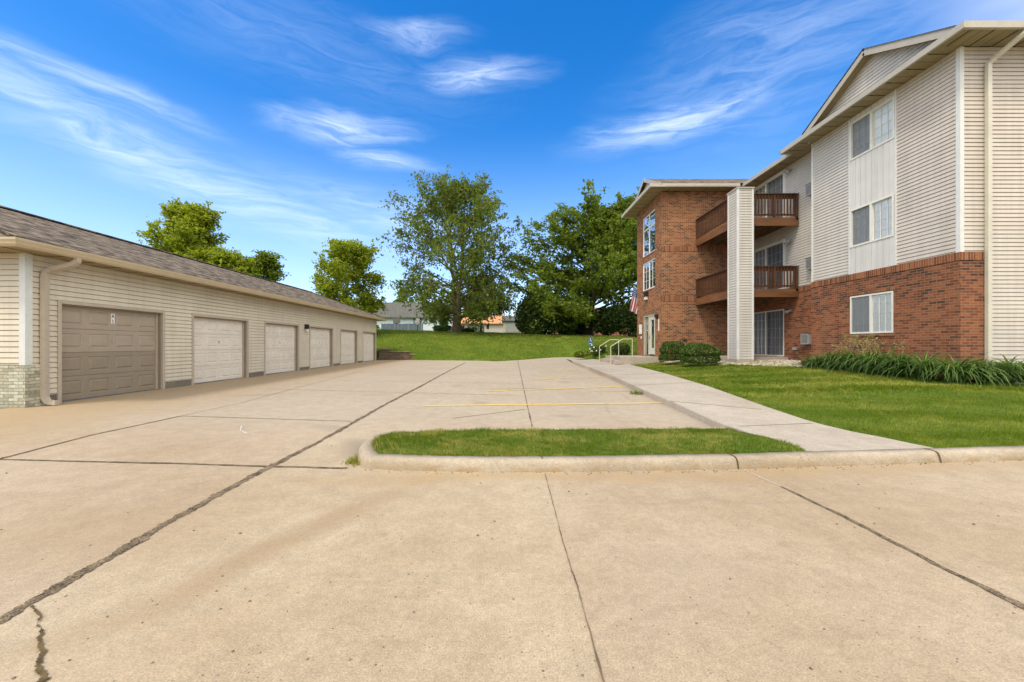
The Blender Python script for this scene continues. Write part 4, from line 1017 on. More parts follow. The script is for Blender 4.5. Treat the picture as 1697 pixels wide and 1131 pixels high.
def balcony(zt, zb0, zb1, lab):
    """zt: rail top, zb0..zb1: edge beam"""
    mb = MB(); mb.box(BXF, BXF + .045, BYN + .05, WY0 - .02, zb0, zb1); mb.box(BXF, RXW - .02, BYN, BYN + .045, zb0, zb1); o = mb.build('balcony', M['wood2'], ap); o['label'] = lab
    mb = MB(); n = 17; w = (WY0 - BYN - .06) / n
    for i in range(n): mb.box(BXF + .05, RXW - .03, BYN + .05 + i * w, BYN + .05 + (i + 1) * w - .012, zb1 - .045, zb1 - .005)
    mb.build('deck_boards', M['wood_under'], o)
    mb = MB()
    for i in range(1, 7): x = BXF + i * (RXW - BXF) / 7; mb.box(x - .02, x + .02, BYN + .05, WY0 - .03, zb0 + .05, zb1 - .047)
    mb.build('joists', M['wood_under'], o)
    mb = MB(); mb.box(BXF - .02, BXF + .12, BYN - .02, WY0 - .03, zt - .04, zt); mb.box(BXF + .12, RXW - .02, BYN - .02, BYN + .12, zt - .04, zt - .0005)
    mb.box(BXF + .05, BXF + .085, BYN + .05, WY0 - .03, zt - .22, zt - .045); mb.box(BXF + .085, RXW - .03, BYN + .05, BYN + .085, zt - .22, zt - .045)
    mb.box(BXF + .05, BXF + .085, BYN + .05, WY0 - .03, zb1 + .10, zb1 + .17); mb.box(BXF + .085, RXW - .03, BYN + .05, BYN + .085, zb1 + .10, zb1 + .17); mb.build('handrail', M['wood'], o)
    mb = MB(); y = BYN + .2
    while y < WY0 - .08: mb.box(BXF + .008, BXF + .048, y, y + .04, zb1 + .06, zt - .045); y += .135
    x = BXF + .14
    while x < RXW - .15: mb.box(x, x + .04, BYN + .008, BYN + .048, zb1 + .06, zt - .045); x += .135
    mb.build('balusters', M['wood'], o)
    mb = MB()
    for x in (11.35, RXW - .13): mb.box(x, x + .09, BYN + .0, BYN + .09, zb1 - .1 if x > 12 else zb1, zt - .042)
    mb.box(BXF, BXF + .09, WY0 - .12, WY0 - .03, zb1, zt - .042); mb.build('posts', M['wood'], o)
balcony(E + 6.42, E + 5.05, E + 5.40, 'upper brown timber balcony'); balcony(E + 3.36, E + 2.04, E + 2.38, 'lower brown timber balcony')
cx0, cx1, cy0, cy1 = 9.70, 10.38, 16.62, 17.36; cz = E + 6.55
mb = MB(); siding(mb, 'y', cy0 + .02, -1, cx0 + .07, cx1 - .06, .66, cz); siding(mb, 'x', cx0 + .02, -1, cy0 + .07, cy1 - .06, .66, cz); siding(mb, 'x', cx1 - .02, 1, cy0 + .07, cy1 - .06, .66, cz); siding(mb, 'y', cy1 - .02, 1, cx0 + .07, cx1 - .06, .66, cz)
o = mb.build('balcony_column', M['siding_w'], ap)
mb = MB()
for x in (cx0, cx1 - .07):
    for y in (cy0, cy1 - .07): mb.box(x - .003, x + .073, y - .003, y + .073, .66, cz)
mb.build('corner_trim', M['trim'], o)
mb = MB(); mb.box(cx0 - .03, cx1 + .03, cy0 - .03, cy1 + .03, cz, cz + .05); mb.build('cap', M['fascia'], o)
mb = MB(); mb.box(cx0 - .01, cx1 + .01, cy0 - .01, cy1 + .01, .2, .66); mb.build('plinth', M['step'], o)
mb = MB(); mb.box(9.9, RXW - .01, 17.45, WY0 - .05, .2, E - .52); mb.build('patio_slab', M['step'], ap)

# ---------------------------------------------------------------- entrance steps, rails, flag, sign
st = thing('entrance_steps', 'low concrete stoop with one step before the cream entrance door', 'steps', (7, 22, .4))
mb = MB(); mb.box(6.04, WX - .005, 20.62, 24.0, .15, .64); mb.build('landing', M['step'], st)
mb = MB(); mb.box(5.62, 6.035, 20.5, 23.6, .1, .47); mb.build('step', M['step'], st)


def handrail(y, lab):
    r = thing('handrail', lab, 'handrail', (5.5, y, .3), 'painted steel handrails at the entrance steps')
    mb = MB(); z0 = walk_z(21)
    mb.tube([(5.5, y, z0), (5.5, y, 1.18)], .019, 10); mb.build('post', M['rail'], r)
    mb = MB(); mb.tube([(6.62, y, .64), (6.62, y, 1.56)], .019, 10); mb.build('post', M['rail'], r)
    mb = MB(); mb.tube([(5.5, y, 1.17), (5.52, y, 1.195), (6.08, y, 1.55), (6.13, y, 1.57), (6.62, y, 1.575)], .021, 10); mb.build('top_rail', M['rail'], r)
handrail(20.72, 'nearer of two cream pipe handrails, beside the lawn'); handrail(23.2, 'farther of two cream pipe handrails, beside the shrubs')

fl = thing('flag', 'striped red and white flag with blue starred canton hanging by the brick wing', 'flag', (7.95, 24.32, E + 3.2))
tip = Vector((7.88, 24.42, E + 3.66)); basep = Vector((8.42, 24.12, E + 3.02))
mb = MB(); mb.tube([basep, tip], .014, 8); mb.build('pole', M['white'], fl)
mb = MB(); mb.tube([basep - (tip - basep) * .05, basep + (tip - basep) * .12], .028, 8); mb.build('bracket', M['steel'], fl)
def flag_mat():
    m, t, out = new_mat('flag_cloth'); uv = nd(t, 'SeparateXYZ', {0: nd(t, 'UVMap', uv_map='UVMap').outputs[0]}); u, v = uv.outputs[0], uv.outputs[1]
    stp = mth(t, 'GREATER_THAN', mth(t, 'FRACT', mth(t, 'MULTIPLY', v, 6.5)), .5)
    c = mix(t, stp, (.45, .03, .04), (.70, .66, .62))
    can = mth(t, 'MULTIPLY', mth(t, 'LESS_THAN', u, .4), mth(t, 'GREATER_THAN', v, .4615))
    su = mth(t, 'SUBTRACT', mth(t, 'FRACT', mth(t, 'MULTIPLY', u, 14.0)), .5); sv_ = mth(t, 'SUBTRACT', mth(t, 'FRACT', mth(t, 'MULTIPLY', v, 13.0)), .5)
    star = mth(t, 'LESS_THAN', mth(t, 'ADD', mth(t, 'MULTIPLY', su, su), mth(t, 'MULTIPLY', sv_, sv_)), .07)
    c = mix(t, can, c, mix(t, star, (.03, .04, .16), (.7, .68, .66)))
    d = nd(t, 'BsdfDiffuse', {'Color': c}); tl = nd(t, 'BsdfTranslucent', {'Color': c}); mx = nd(t, 'MixShader', {0: .3, 1: d.outputs[0], 2: tl.outputs[0]}); t.links.new(mx.outputs[0], out.inputs[0]); return m
# cloth: hoist along the pole, fly hanging down in folds
nu, nv = 26, 14; vs = []; uvl = []
for i in range(nu + 1):
    u = i / nu
    for j in range(nv + 1):
        v = j / nv; h = basep.lerp(tip, .12 + .85 * v)
        q = h + Vector((-.26 * u + .02 * math.sin(v * 9 + u * 3) * u, .09 * math.sin(v * 15 + u * 1.5) * min(1, u * 3) + .03 * u, -(1.28 + .2 * v) * u))
        vs.append(tuple(q)); uvl.append((u, v))
mb = MB(); mb.add(vs, [(i * (nv + 1) + j, i * (nv + 1) + j + 1, (i + 1) * (nv + 1) + j + 1, (i + 1) * (nv + 1) + j) for i in range(nu) for j in range(nv)], True)
o = mb.build('cloth', flag_mat(), fl); ul = o.data.uv_layers.new(name='UVMap')
for l in o.data.loops: ul.data[l.index].uv = uvl[l.vertex_index]

sx, sy = (978.5 - CX) / F * 31.0, 31.0; sz = .9
sg = thing('parking_sign', 'small blue disabled parking sign on a thin post', 'sign', (sx, sy, sz))
mb = MB(); mb.tube([(sx, sy, .2), (sx, sy, 1.95)], .03, 8); mb.build('post', M['dgray'], sg)
mb = MB(); mb.box(sx - .135, sx + .135, sy - .045, sy - .03, 1.30, 1.86); o = mb.build('sign_panel', M['sign'], sg)
mb = MB(); yy = sy - .048
mb.tube([(sx - .02, yy, 1.765), (sx - .02, yy - .004, 1.765)], .034, 12)
mb.bar((sx - .02, yy, 1.74), (sx - .01, yy, 1.61), .004, .035, up=(1, 0, 0)); mb.bar((sx - .01, yy, 1.68), (sx + .06, yy, 1.68), .004, .02); mb.bar((sx - .01, yy, 1.615), (sx + .06, yy, 1.615), .004, .025); mb.bar((sx + .055, yy, 1.61), (sx + .085, yy, 1.52), .004, .025, up=(1, 0, 0))
for i in range(14):
    a, b = R(110 + i * 17), R(110 + (i + 1) * 17); mb.bar((sx + .005 + .075 * math.cos(a), yy, 1.575 + .075 * math.sin(a)), (sx + .005 + .075 * math.cos(b), yy, 1.575 + .075 * math.sin(b)), .004, .02, up=(0, 1, 0))
mb.build('symbol', M['white'], o); mb = MB(); mb.bar((sx - .10, yy, 1.37), (sx + .10, yy, 1.37), .004, .05); mb.build('lettering_strip', M['white'], o)

# retaining wall at the garage end
rw = thing('retaining_wall', 'stepped brown block retaining wall where the lot meets the grass bank', 'wall', (-9, 30.2, .1))
mb = MB(); caps = MB()
for x0, x1, h in ((-9.55, -8.7, .86), (-8.7, -7.2, .66), (-7.2, -6.45, .46), (-6.45, -6.05, .26)):
    nrow = max(1, round(h / .2)); zb = .08
    for r in range(nrow):
        hh = h / nrow; mb.box(x0 + (.02 if r % 2 else 0), x1 - .005, 30.05 + .02 * r, 30.5, zb + r * hh + .004, zb + (r + 1) * hh - .012)
    caps.box(x0 - .02, x1 + .01, 30.02, 30.52, zb + h - .005, zb + h + .06)
mb.build('blocks', M['block'], rw); caps.build('cap_stones', M['blockcap'], rw)
mb = MB(); mb.sweep([(-6.0, 30.25, .13), (-3.5, 29.55, .12), (-1.7, 29.0, .12)], [(-.1, -.1), (-.1, .05), (.02, .06), (.05, .0), (.05, -.1)], 1); struct(mb.build('edging_kerb', M['kerb']))


# ---------------------------------------------------------------- vegetation
def leaves_mesh(name, cen, size, m, parent, hang=.0, aspect=.55):
    n = len(cen); cen = np.asarray(cen)
    d = rng.normal(size=(n, 3)); d[:, 2] = d[:, 2] * .6 - hang; d /= np.linalg.norm(d, axis=1)[:, None]
    r = rng.normal(size=(n, 3)); s = np.cross(d, r); s /= np.linalg.norm(s, axis=1)[:, None] + 1e-9
    L_ = (size * rng.uniform(.6, 1.4, n))[:, None]; w = L_ * aspect * .5
    v = np.stack([cen - d * L_ * .5, cen + s * w, cen + d * L_ * .5, cen - s * w], 1)
    return fast_mesh(name, v, 4, m, parent)


def tree(name, label, cat, base, height, env, limbs=30, first=.18, elev=(10, 65), subs=8, twigs=4, nl=14, leaf=.28, lm='leaf1', bark='bark', trunk_r=.35, droop=.25, hang=.4, forks=1, lean=0.0, group=None, tw=1.1, seed=1, spreadl=.35, fpow=1.0, sub0=.25):
    """env(f) -> crown radius at height fraction f"""
    rr = random.Random(seed); base = Vector(base)
    root = thing(name, label, cat, base, group); mb = MB(); cen = []
    stems = []
    for k in range(forks):
        a = rr.uniform(0, 6.28) if forks > 2 else (0 if k == 0 else math.pi); pts = []; x = Vector((0, 0, 0)); d = Vector((0, 0, 1))
        for i in range(13):
            f = i / 12; off = Vector((math.cos(a), math.sin(a), 0)) * (height * .055 * (f ** .8) * (forks > 1)) + Vector((lean * f * f * height, 0, 0))
            pts.append(base + off + Vector((rr.uniform(-1, 1) * .012 * height * (i > 1), rr.uniform(-1, 1) * .012 * height * (i > 1), f * height * (.97 if k == 0 else .9) - .3)))
        rad = [max(.025, trunk_r * (1 - .95 * (i / 12) ** .6)) * (1.5 if i == 0 else 1) for i in range(13)]
        mb.tube(pts, rad, 10); stems.append(pts)
    for k in range(limbs):
        f = first + (1 - first) * ((k + .5) / limbs) ** fpow * .98; pts0 = stems[k % forks]; i = min(11, int(f * 12)); p0 = pts0[i].lerp(pts0[i + 1], f * 12 - i)
        a = k * 2.399 + rr.uniform(-.5, .5); el = R(elev[0] + (elev[1] - elev[0]) * f + rr.uniform(-8, 8)); ln = env(f) * rr.uniform(.72, 1.12)
        ln = max(.5, ln / max(.72, math.cos(el))) * .98; ln = min(ln, max(.8, ((1 - f) * height + .05 * height) / max(.2, math.sin(el))))
        d = Vector((math.cos(a) * math.cos(el), math.sin(a) * math.cos(el), math.sin(el))); pts = [p0]; n = 8
        for s in range(n):
            d = (d + Vector((rr.uniform(-.16, .16), rr.uniform(-.16, .16), rr.uniform(-.1, .1) - droop * .16 * (s / n)))).normalized(); pts.append(pts[-1] + d * ln / n)
        r0 = max(.02, trunk_r * .30 * (1 - f * .75)); mb.tube(pts, [r0 * (1 - .85 * s / n) for s in range(n + 1)], 5)
        for _ in range(int(nl * 2.2)):
            h = rr.uniform(.55, 1.0) * n; s_ = min(n - 1, int(h)); q3 = pts[s_].lerp(pts[s_ + 1], h - s_); cen.append((q3.x + rr.gauss(0, .3), q3.y + rr.gauss(0, .3), q3.z + rr.gauss(0, .25)))
        for q in range(subs):
            g = sub0 + (1 - sub0) * (q + rr.random()) / subs; s = min(n - 1, int(g * n)); p1 = pts[s].lerp(pts[s + 1], g * n - s); sl_ = ln * spreadl * rr.uniform(.5, 1.1) * (1.25 - .6 * g) + .25
            d1 = ((pts[s + 1] - pts[s]).normalized() + Vector((rr.uniform(-1, 1), rr.uniform(-1, 1), rr.uniform(-.45, .75))) * .95).normalized(); sp_ = [p1]
            for u in range(4):
                d1 = (d1 + Vector((rr.uniform(-.2, .2), rr.uniform(-.2, .2), rr.uniform(-.15, .15) - droop * .35))).normalized(); sp_.append(sp_[-1] + d1 * sl_ / 4)
            if max(q_.z for q_ in sp_) > base.z + height * 1.02: continue
            mb.tube(sp_, [r0 * .3, r0 * .25, r0 * .2, r0 * .12, .006], 4)
            for w in range(twigs):
                g2 = .2 + .8 * (w + rr.random()) / twigs; s2 = min(3, int(g2 * 4)); p2 = sp_[s2].lerp(sp_[s2 + 1], g2 * 4 - s2)
                d2 = Vector((rr.uniform(-1, 1), rr.uniform(-1, 1), rr.uniform(-.8, .8) - droop)).normalized(); tl = tw * rr.uniform(.5, 1.2)
                k2 = int(nl * rr.uniform(.4, 1.5))
                for _ in range(k2):
                    h = rr.random(); q3 = p2 + d2 * tl * h + Vector((0, 0, -droop * tl * h * h))
                    cen.append((q3.x + rr.gauss(0, .13), q3.y + rr.gauss(0, .13), q3.z + rr.gauss(0, .11)))
    mb.build('trunk', M[bark], root)
    leaves_mesh('crown', cen, leaf, M[lm], root, hang)
    return root


def place(px, Y): x = (px - CX) / F * Y; return (x, Y, hill_z(x, Y))
def ridge_env(pts): return lambda f: float(np.interp(f, [p[0] for p in pts], [p[1] for p in pts]))
# tall airy tree on the crest
tree('birch_tree', 'tall airy green tree with drooping branches standing on the crest of the bank', 'tree', place(757, 46), 17.2,
     ridge_env([(0, 5.8), (.2, 6.8), (.35, 6.9), (.5, 6.6), (.62, 6.2), (.75, 4.5), (.88, 3.2), (1, 1.2)]), limbs=74, first=.10, elev=(8, 66), subs=11, twigs=5, nl=10, leaf=.30, lm='leaf1', fpow=1.2, trunk_r=.46, droop=.42, hang=.7, forks=2, seed=3, tw=1.3)
# big tree beside the wing
tree('maple_tree', 'broad dark green tree with a leaning top next to the brick entrance wing', 'tree', place(974, 50), 16.0,
     ridge_env([(0, 7.0), (.2, 10.2), (.42, 10.6), (.6, 8.2), (.78, 5.4), (.92, 3.4), (1, 1.6)]), limbs=72, first=.13, elev=(2, 60), subs=15, twigs=6, nl=14, leaf=.36, sub0=.1, fpow=1.15, lm='leaf2', bark='bark_d', trunk_r=.62, droop=.12, hang=.1, forks=1, lean=.30, seed=8, tw=1.3)
tree('locust_tree', 'smaller olive tree just to the right of the tall airy tree', 'tree', place(797, 52), 7.4, ridge_env([(0, 2.6), (.4, 2.6), (.8, 1.8), (1, .5)]), limbs=26, first=.32, elev=(5, 55), subs=8, twigs=4, nl=12, leaf=.32, lm='leaf1', trunk_r=.22, droop=.5, hang=.6, seed=5)
tree('maple_tree', 'tall bright green tree rising behind the near part of the garage roof', 'tree', ((318 - CX) / F * 36, 36, .5), 13.2, ridge_env([(0, 2.0), (.4, 2.6), (.6, 2.9), (.75, 2.4), (.9, 1.4), (1, .5)]), limbs=40, first=.2, elev=(8, 66), subs=10, twigs=6, nl=15, leaf=.29, lm='leaf3', trunk_r=.26, droop=.1, hang=.1, seed=12, tw=.9)
tree('maple_tree', 'low spreading yellow green tree against the garage ridge', 'tree', ((365 - CX) / F * 35, 35, .5), 8.8, ridge_env([(0, 1.8), (.5, 2.5), (.8, 2.0), (1, .7)]), limbs=30, first=.25, elev=(8, 60), subs=9, twigs=6, nl=15, leaf=.28, lm='leaf3', trunk_r=.22, droop=.1, hang=.1, seed=21, tw=.9)
tree('ash_tree', 'small olive tree showing just above the middle of the garage ridge', 'tree', ((438 - CX) / F * 42, 42, .8), 10.2, ridge_env([(0, 1.2), (.5, 1.9), (.8, 1.6), (1, .4)]), limbs=26, first=.3, elev=(10, 60), subs=8, twigs=5, nl=12, leaf=.28, lm='leaf2', trunk_r=.2, droop=.2, hang=.2, seed=17, tw=.8)
tree('maple_tree', 'round yellow green tree over the far end of the garage roof', 'tree', ((576 - CX) / F * 40, 40, 1.3), 9.9, ridge_env([(0, 2.2), (.25, 2.9), (.5, 3.1), (.75, 2.7), (.9, 1.7), (1, .8)]), limbs=40, first=.12, elev=(4, 64), subs=10, twigs=6, nl=13, leaf=.28, lm='leaf3', trunk_r=.25, droop=.1, hang=.1, seed=30, tw=.9)
tree('ash_tree', 'slim distant tree beside the gray roofed house', 'tree', place(668, 92), 9.5, ridge_env([(0, 1.6), (.5, 2.4), (1, .6)]), limbs=16, first=.2, subs=6, twigs=3, nl=9, leaf=.5, lm='leaf2', trunk_r=.2, seed=33)


def bush(name, label, cat, base, rx, ry, h, n, leaf, lm, group=None, seed=1, clipped=False):
    rr = np.random.default_rng(seed); root = thing(name, label, cat, base, group); b = np.array(base)
    k = 1 if clipped else 9; ang = rr.uniform(0, 2 * np.pi, k); lob = np.column_stack([np.cos(ang) * rx * .45, np.sin(ang) * ry * .45, rr.uniform(.3, .62, k) * h]); lr = rr.uniform(.45, .62, k)
    if clipped: lob = np.array([[0, 0, .45 * h]]); lr = np.array([1.0])
    v = rr.normal(size=(n, 3)); v /= np.linalg.norm(v, axis=1)[:, None]; rad = rr.uniform(.72, 1.0, n) ** .5; i = rr.integers(0, k, n)
    if clipped: rad = rad * (1 + .06 * np.sin(v[:, 0] * 5 + seed) + .06 * np.sin(v[:, 1] * 7) + .05 * np.sin(v[:, 2] * 9))
    if clipped: q = v[:, 2] < 0; v[q, :2] *= (.93 / np.maximum(.3, np.linalg.norm(v[q, :2], axis=1)))[:, None]
    p = lob[i] + v * rad[:, None] * np.array([rx, ry, h * (.56 if clipped else .72)]) * lr[i][:, None]
    p[:, 2] = np.abs(p[:, 2] + .03); p = p[p[:, 2] < h * 1.06]
    mb = MB(); r2 = random.Random(seed)
    for _ in range(9):
        a = r2.uniform(0, 6.28); q = Vector(base); e = q + Vector((math.cos(a) * rx * .6, math.sin(a) * ry * .6, h * .75)); mb.tube([q, q.lerp(e, .5) + Vector((0, 0, h * .08)), e], [.025, .018, .008], 5)
    mb.build('stem', M['bark_d'], root); leaves_mesh('foliage', p + b, leaf, M[lm], root, 0, .6); return root
# clipped shrubs by the wing
bush('shrub', 'rounded clipped green shrub nearer the siding column', 'shrub', (8.2, 16.75, .5), .80, .75, .80, 7000, .07, 'hedge', 'clipped shrubs along the brick wing', 3, True)
bush('shrub', 'rounded clipped green shrub nearer the entrance door', 'shrub', (7.92, 18.7, .54), .66, .62, .86, 5600, .07, 'hedge', 'clipped shrubs along the brick wing', 4, True)
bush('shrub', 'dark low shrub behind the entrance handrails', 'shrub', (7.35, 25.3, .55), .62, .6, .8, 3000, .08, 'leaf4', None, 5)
bush('shrub', 'bright green mounded grass beside the white flowering bush', 'ornamental grass', ((966 - CX) / F * 26.6, 26.6, .44), .62, .5, .40, 2600, .12, 'grass', None, 6)
pe = bush('peony_bush', 'dark green bush dotted with white flowers by the steps', 'bush', ((991 - CX) / F * 27.2, 27.2, .45), .62, .55, .78, 2600, .10, 'hedge', None, 7)
mb = MB(); r7 = random.Random(4)
for _ in range(11):
    a = r7.uniform(2.9, 6.5); hh = r7.uniform(.35, .85); c = Vector(pe.location) + Vector((math.cos(a) * .55, math.sin(a) * .5, hh)); 
    mb = MB(); mb.tube([c + Vector((0, 0, -.05)), c, c + Vector((0, 0, .04))], [.025, .05, .018], 8); mb.build('flower', M['flower'], pe)
# dark thicket under the big tree: separate bushes
TH = [(880, 46.5, 2.0, 4.6), (910, 47, 2.1, 4.2), (876, 51, 1.7, 5.0), (938, 48, 1.6, 3.0), (1002, 47.5, 1.9, 3.3), (1028, 46.5, 1.8, 3.8), (1055, 46, 2.0, 4.4), (896, 50, 2.3, 5.6), (956, 51, 1.3, 2.4)]
TL = ['leftmost low dark bush under the broad tree, edging the lawn', 'dark bush second from the left along the lawn edge', 'tall bush beside the gray shed', 'low dark bush left of the broad tree trunk',
      'dark bush right of the broad tree trunk', 'dark bush behind the blue parking sign and steps', 'dark bush against the brick entrance wing', 'tall dark bush set back in the thicket', 'small bush right behind the broad tree trunk']
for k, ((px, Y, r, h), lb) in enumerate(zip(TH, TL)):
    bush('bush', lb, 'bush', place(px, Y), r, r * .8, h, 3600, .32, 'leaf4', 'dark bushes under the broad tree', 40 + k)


def strap_clump(name, label, cat, base, n, length, width, m, group, seed, plume=0):
    rr = np.random.default_rng(seed); root = thing(name, label, cat, base, group); vs = []
    for _ in range(n):
        a = rr.uniform(0, 6.283); ln = length * rr.uniform(.65, 1.15); el = rr.uniform(1.0, 1.5); p = np.array(base) + np.array([rr.normal(0, .07), rr.normal(0, .07), -.02]); d = np.array([math.cos(a), math.sin(a)]); s = np.array([-d[1], d[0], 0]) * width * .5 * rr.uniform(.7, 1.2)
        seg = 6; prev = p; pw = 1.0; e = el; curl = rr.uniform(.28, .48)
        for i in range(seg):
            q = prev + np.array([d[0] * math.cos(e), d[1] * math.cos(e), math.sin(e)]) * ln / seg; w = 1 - .92 * ((i + 1) / seg) ** 1.6
            vs += [prev - s * pw, prev + s * pw, q + s * w, q - s * w]; prev, pw = q, w; e -= curl
    o = fast_mesh('foliage', np.array(vs), 4, M[m], root)
    if plume:
        mb = MB(); cen = []
        for _ in range(plume):
            a = rr.uniform(0, 6.283); t_ = Vector(base) + Vector((math.cos(a) * .33, math.sin(a) * .33, length * 1.15 * rr.uniform(.8, 1.2))); mb.tube([Vector(base), Vector(base).lerp(t_, .6) + Vector((0, 0, .1)), t_], [.005, .004, .003], 4)
            for k in range(34): cen.append(tuple(t_ + Vector((math.cos(a) * k * .005 + rr.normal(0, .035), math.sin(a) * k * .005 + rr.normal(0, .035), -.16 + k * .008 + rr.normal(0, .02)))))
        mb.build('stalk', M['plume'], root); leaves_mesh('plume', cen, .06, M['plume'], root, 0, .3)
    return root
DL = [(10.75, 13.75, .5, 'leftmost small strap leaved clump by the plant pot'), (10.85, 13.1, .72, 'arching strap leaved clump second from the pot'), (10.9, 12.45, .78, 'arching strap leaved clump below the left half of the window'), (10.95, 11.8, .80, 'arching strap leaved clump below the right half of the window'),
      (11.0, 11.15, .80, 'arching strap leaved clump just right of the ground floor window'), (11.0, 10.5, .78, 'arching strap leaved clump at the middle of the brick wall'), (11.1, 9.85, .76, 'arching strap leaved clump before the brick corner'),
      (11.65, 9.6, .72, 'arching strap leaved clump under the brick corner'), (12.3, 9.65, .72, 'arching strap leaved clump beside the cream downspout'), (12.95, 9.75, .66, 'arching strap leaved clump at the right picture edge'), (13.6, 9.8, .62, 'last strap leaved clump along the end wall')]
for k, (x, y, ln, lb) in enumerate(DL):
    strap_clump('daylily', lb, 'plant', (x, y, lawn_z(x, y)), 250, ln * 1.62, .046, 'lily', 'strap leaved clumps along the apartment wall', 60 + k)
for k, (x, y, lb) in enumerate([(11.45, 13.35, 'feathery straw plumed grass left of the ground floor window'), (11.5, 12.75, 'feathery straw plumed grass under the ground floor window'), (11.5, 12.1, 'feathery straw plumed grass right under the window corner')]):
    strap_clump('feather_grass', lb, 'ornamental grass', (x, y, lawn_z(x, y)), 120, .80, .012, 'lily', 'plumed grasses under the window', 80 + k, 8)
strap_clump('plant', 'small bright green plant in the stone bed by the patio door', 'plant', (11.2, 14.95, lawn_z(11.2, 14.95) + .02), 70, .34, .02, 'grass', None, 90)
strap_clump('plant', 'little light green weed at the foot of the siding column', 'plant', (8.95, 15.75, lawn_z(8.95, 15.75)), 60, .22, .03, 'grass', None, 91)
w0 = at_walk(1058, 644); strap_clump('weed', 'green weed sprouting from the sidewalk kerb joint', 'weed', (w0[0] - .05, w0[1], lot_z(w0[0], w0[1])), 60, .26, .018, 'grass', None, 92)
pt = thing('plant_pot', 'brown plant pot at the edge of the stone bed', 'plant pot', (10.55, 13.95, lawn_z(10.55, 13.95)))
mb = MB(); q = Vector(pt.location); mb.tube([q, q + Vector((0, 0, .2))], [.10, .135], 14); mb.build('pot', M['terra'], pt); mb = MB(); mb.tube([q + Vector((0, 0, .19)), q + Vector((0, 0, .235))], [.15, .15], 14); mb.build('rim', M['terra'], pt)

# river stone bed
def stones(name, label, n, f, seed):
    rr = np.random.default_rng(seed); mb = MB()
    for _ in range(n):
        x, y = f(rr); r = rr.uniform(.03, .075); z = lawn_z(x, y) + r * .25; ph = rr.uniform(0, 6.28); sq = rr.uniform(.55, .9)
        ring = [(x + math.cos(ph + a) * r * (1 if a % 2 else .85), y + math.sin(ph + a) * r * sq) for a in (0, 1.05, 2.1, 3.14, 4.19, 5.24)]
        mb.add([(a, b, z - r * .3) for a, b in ring] + [(x + (a - x) * .7, y + (b - y) * .7, z + r * .35) for a, b in ring] + [(x, y, z + r * .5)],
               [(i, (i + 1) % 6, 6 + (i + 1) % 6, 6 + i) for i in range(6)] + [(6 + i, 6 + (i + 1) % 6, 12) for i in range(6)])
    return tag(mb.build(name, M['stone']), label, 'stones', kind='stuff')
def bed(rr):
    while True:
        x, y = rr.uniform(8.0, 12.3), rr.uniform(13.6, 20.3)
        lo = float(np.interp(y, [13.6, 15, 16, 17, 18.4, 20.4], [10.6, 9.6, 9.0, 8.6, 8.3, 8.05]))
        if x < lo or (9.6 < x < 10.5 and 16.5 < y < 17.45) or (x > 9.85 and y > 17.4) or (x > 11.9 and y < 15.65): continue
        return x, y
stones('river_stones', 'pale river stone bed round the siding column and patio', 3000, bed, 1)
stones('river_stones', 'pale stones along the plant bed at the right', 500, lambda rr: (rr.uniform(12.2, 15), rr.uniform(8.9, 9.5)), 2)
# loose pebbles and debris on the yard
rr = np.random.default_rng(5); mb = MB()
for _ in range(170):
    px, py = rr.uniform(0, 1697), rr.uniform(700, 1125)
    if 570 < px and py < 800: continue
    x, y, z = at_lot(px, py); r = rr.uniform(.003, .009) * (1 if y > 2.5 else .7)
    mb.tube([(x, y, .001), (x, y, r * .7), (x + r * .1, y, r)], [r, r * .9, r * .3], 6)
tag(mb.build('pebbles', M['grit']), 'tiny loose pebbles scattered over the near concrete', 'pebbles', kind='stuff')
mb = MB()
for _ in range(150):
    px = rr.uniform(600, 1697); f = (px - 600) / 1097; x = np.interp(px, [600, 900, 1231, 1697], [at(606, 777, 0)[0], at(900, 783, 0)[0], at(1231, 777.5, 0)[0], at(1697, 763, 0)[0]]); y = float(np.interp(x, [p[0] for p in KF], [p[1] for p in KF])) - abs(rr.normal(0, .05)) - .004
    r = rr.uniform(.002, .006); a = rr.uniform(0, 6.28); mb.tube([(x, y, .002), (x + math.cos(a) * r * 2, y + math.sin(a) * r, .005 + r * .4)], [r, r * .4], 5)
tag(mb.build('leaf_litter', M['crack']), 'brown litter gathered in the gutter along the front kerb', 'litter', kind='stuff')

# ---------------------------------------------------------------- houses and yards beyond the crest
def pt3(px, Y, py): return ((px - CX) / F * Y, Y, EYE + (CY - py) / F * Y)
def house(name, label, cat, px0, px1, Y, ridge_y, eave_y, base_y, depth, wall, roof, over=.5, hip=0.0):
    x0, x1 = (px0 - CX) / F * Y, (px1 - CX) / F * Y; zb = EYE + (CY - base_y) / F * Y - 1.0; ze = EYE + (CY - eave_y) / F * Y; zr = EYE + (CY - ridge_y) / F * (Y + depth / 2)
    r = thing(name, label, cat, ((x0 + x1) / 2, Y, zb)); mb = MB(); mb.box(x0, x1, Y, Y + depth, zb, ze); 
    for x in (x0, x1): mb.add([(x, Y, ze), (x, Y + depth, ze), (x, Y + depth / 2, zr - .1)], [(0, 1, 2)])
    mb.build('wall', M[wall], r)
    a, b = x0 - over, x1 + over
    build_roof('roof', [[(a, Y - over, ze - .1), (b, Y - over, ze - .1), (b - hip, Y + depth / 2, zr), (a + hip, Y + depth / 2, zr)], [(a, Y + depth + over, ze - .1), (b, Y + depth + over, ze - .1), (b - hip, Y + depth / 2, zr), (a + hip, Y + depth / 2, zr)]], M[roof], r, .12)
    return r, x0, x1, zb, ze
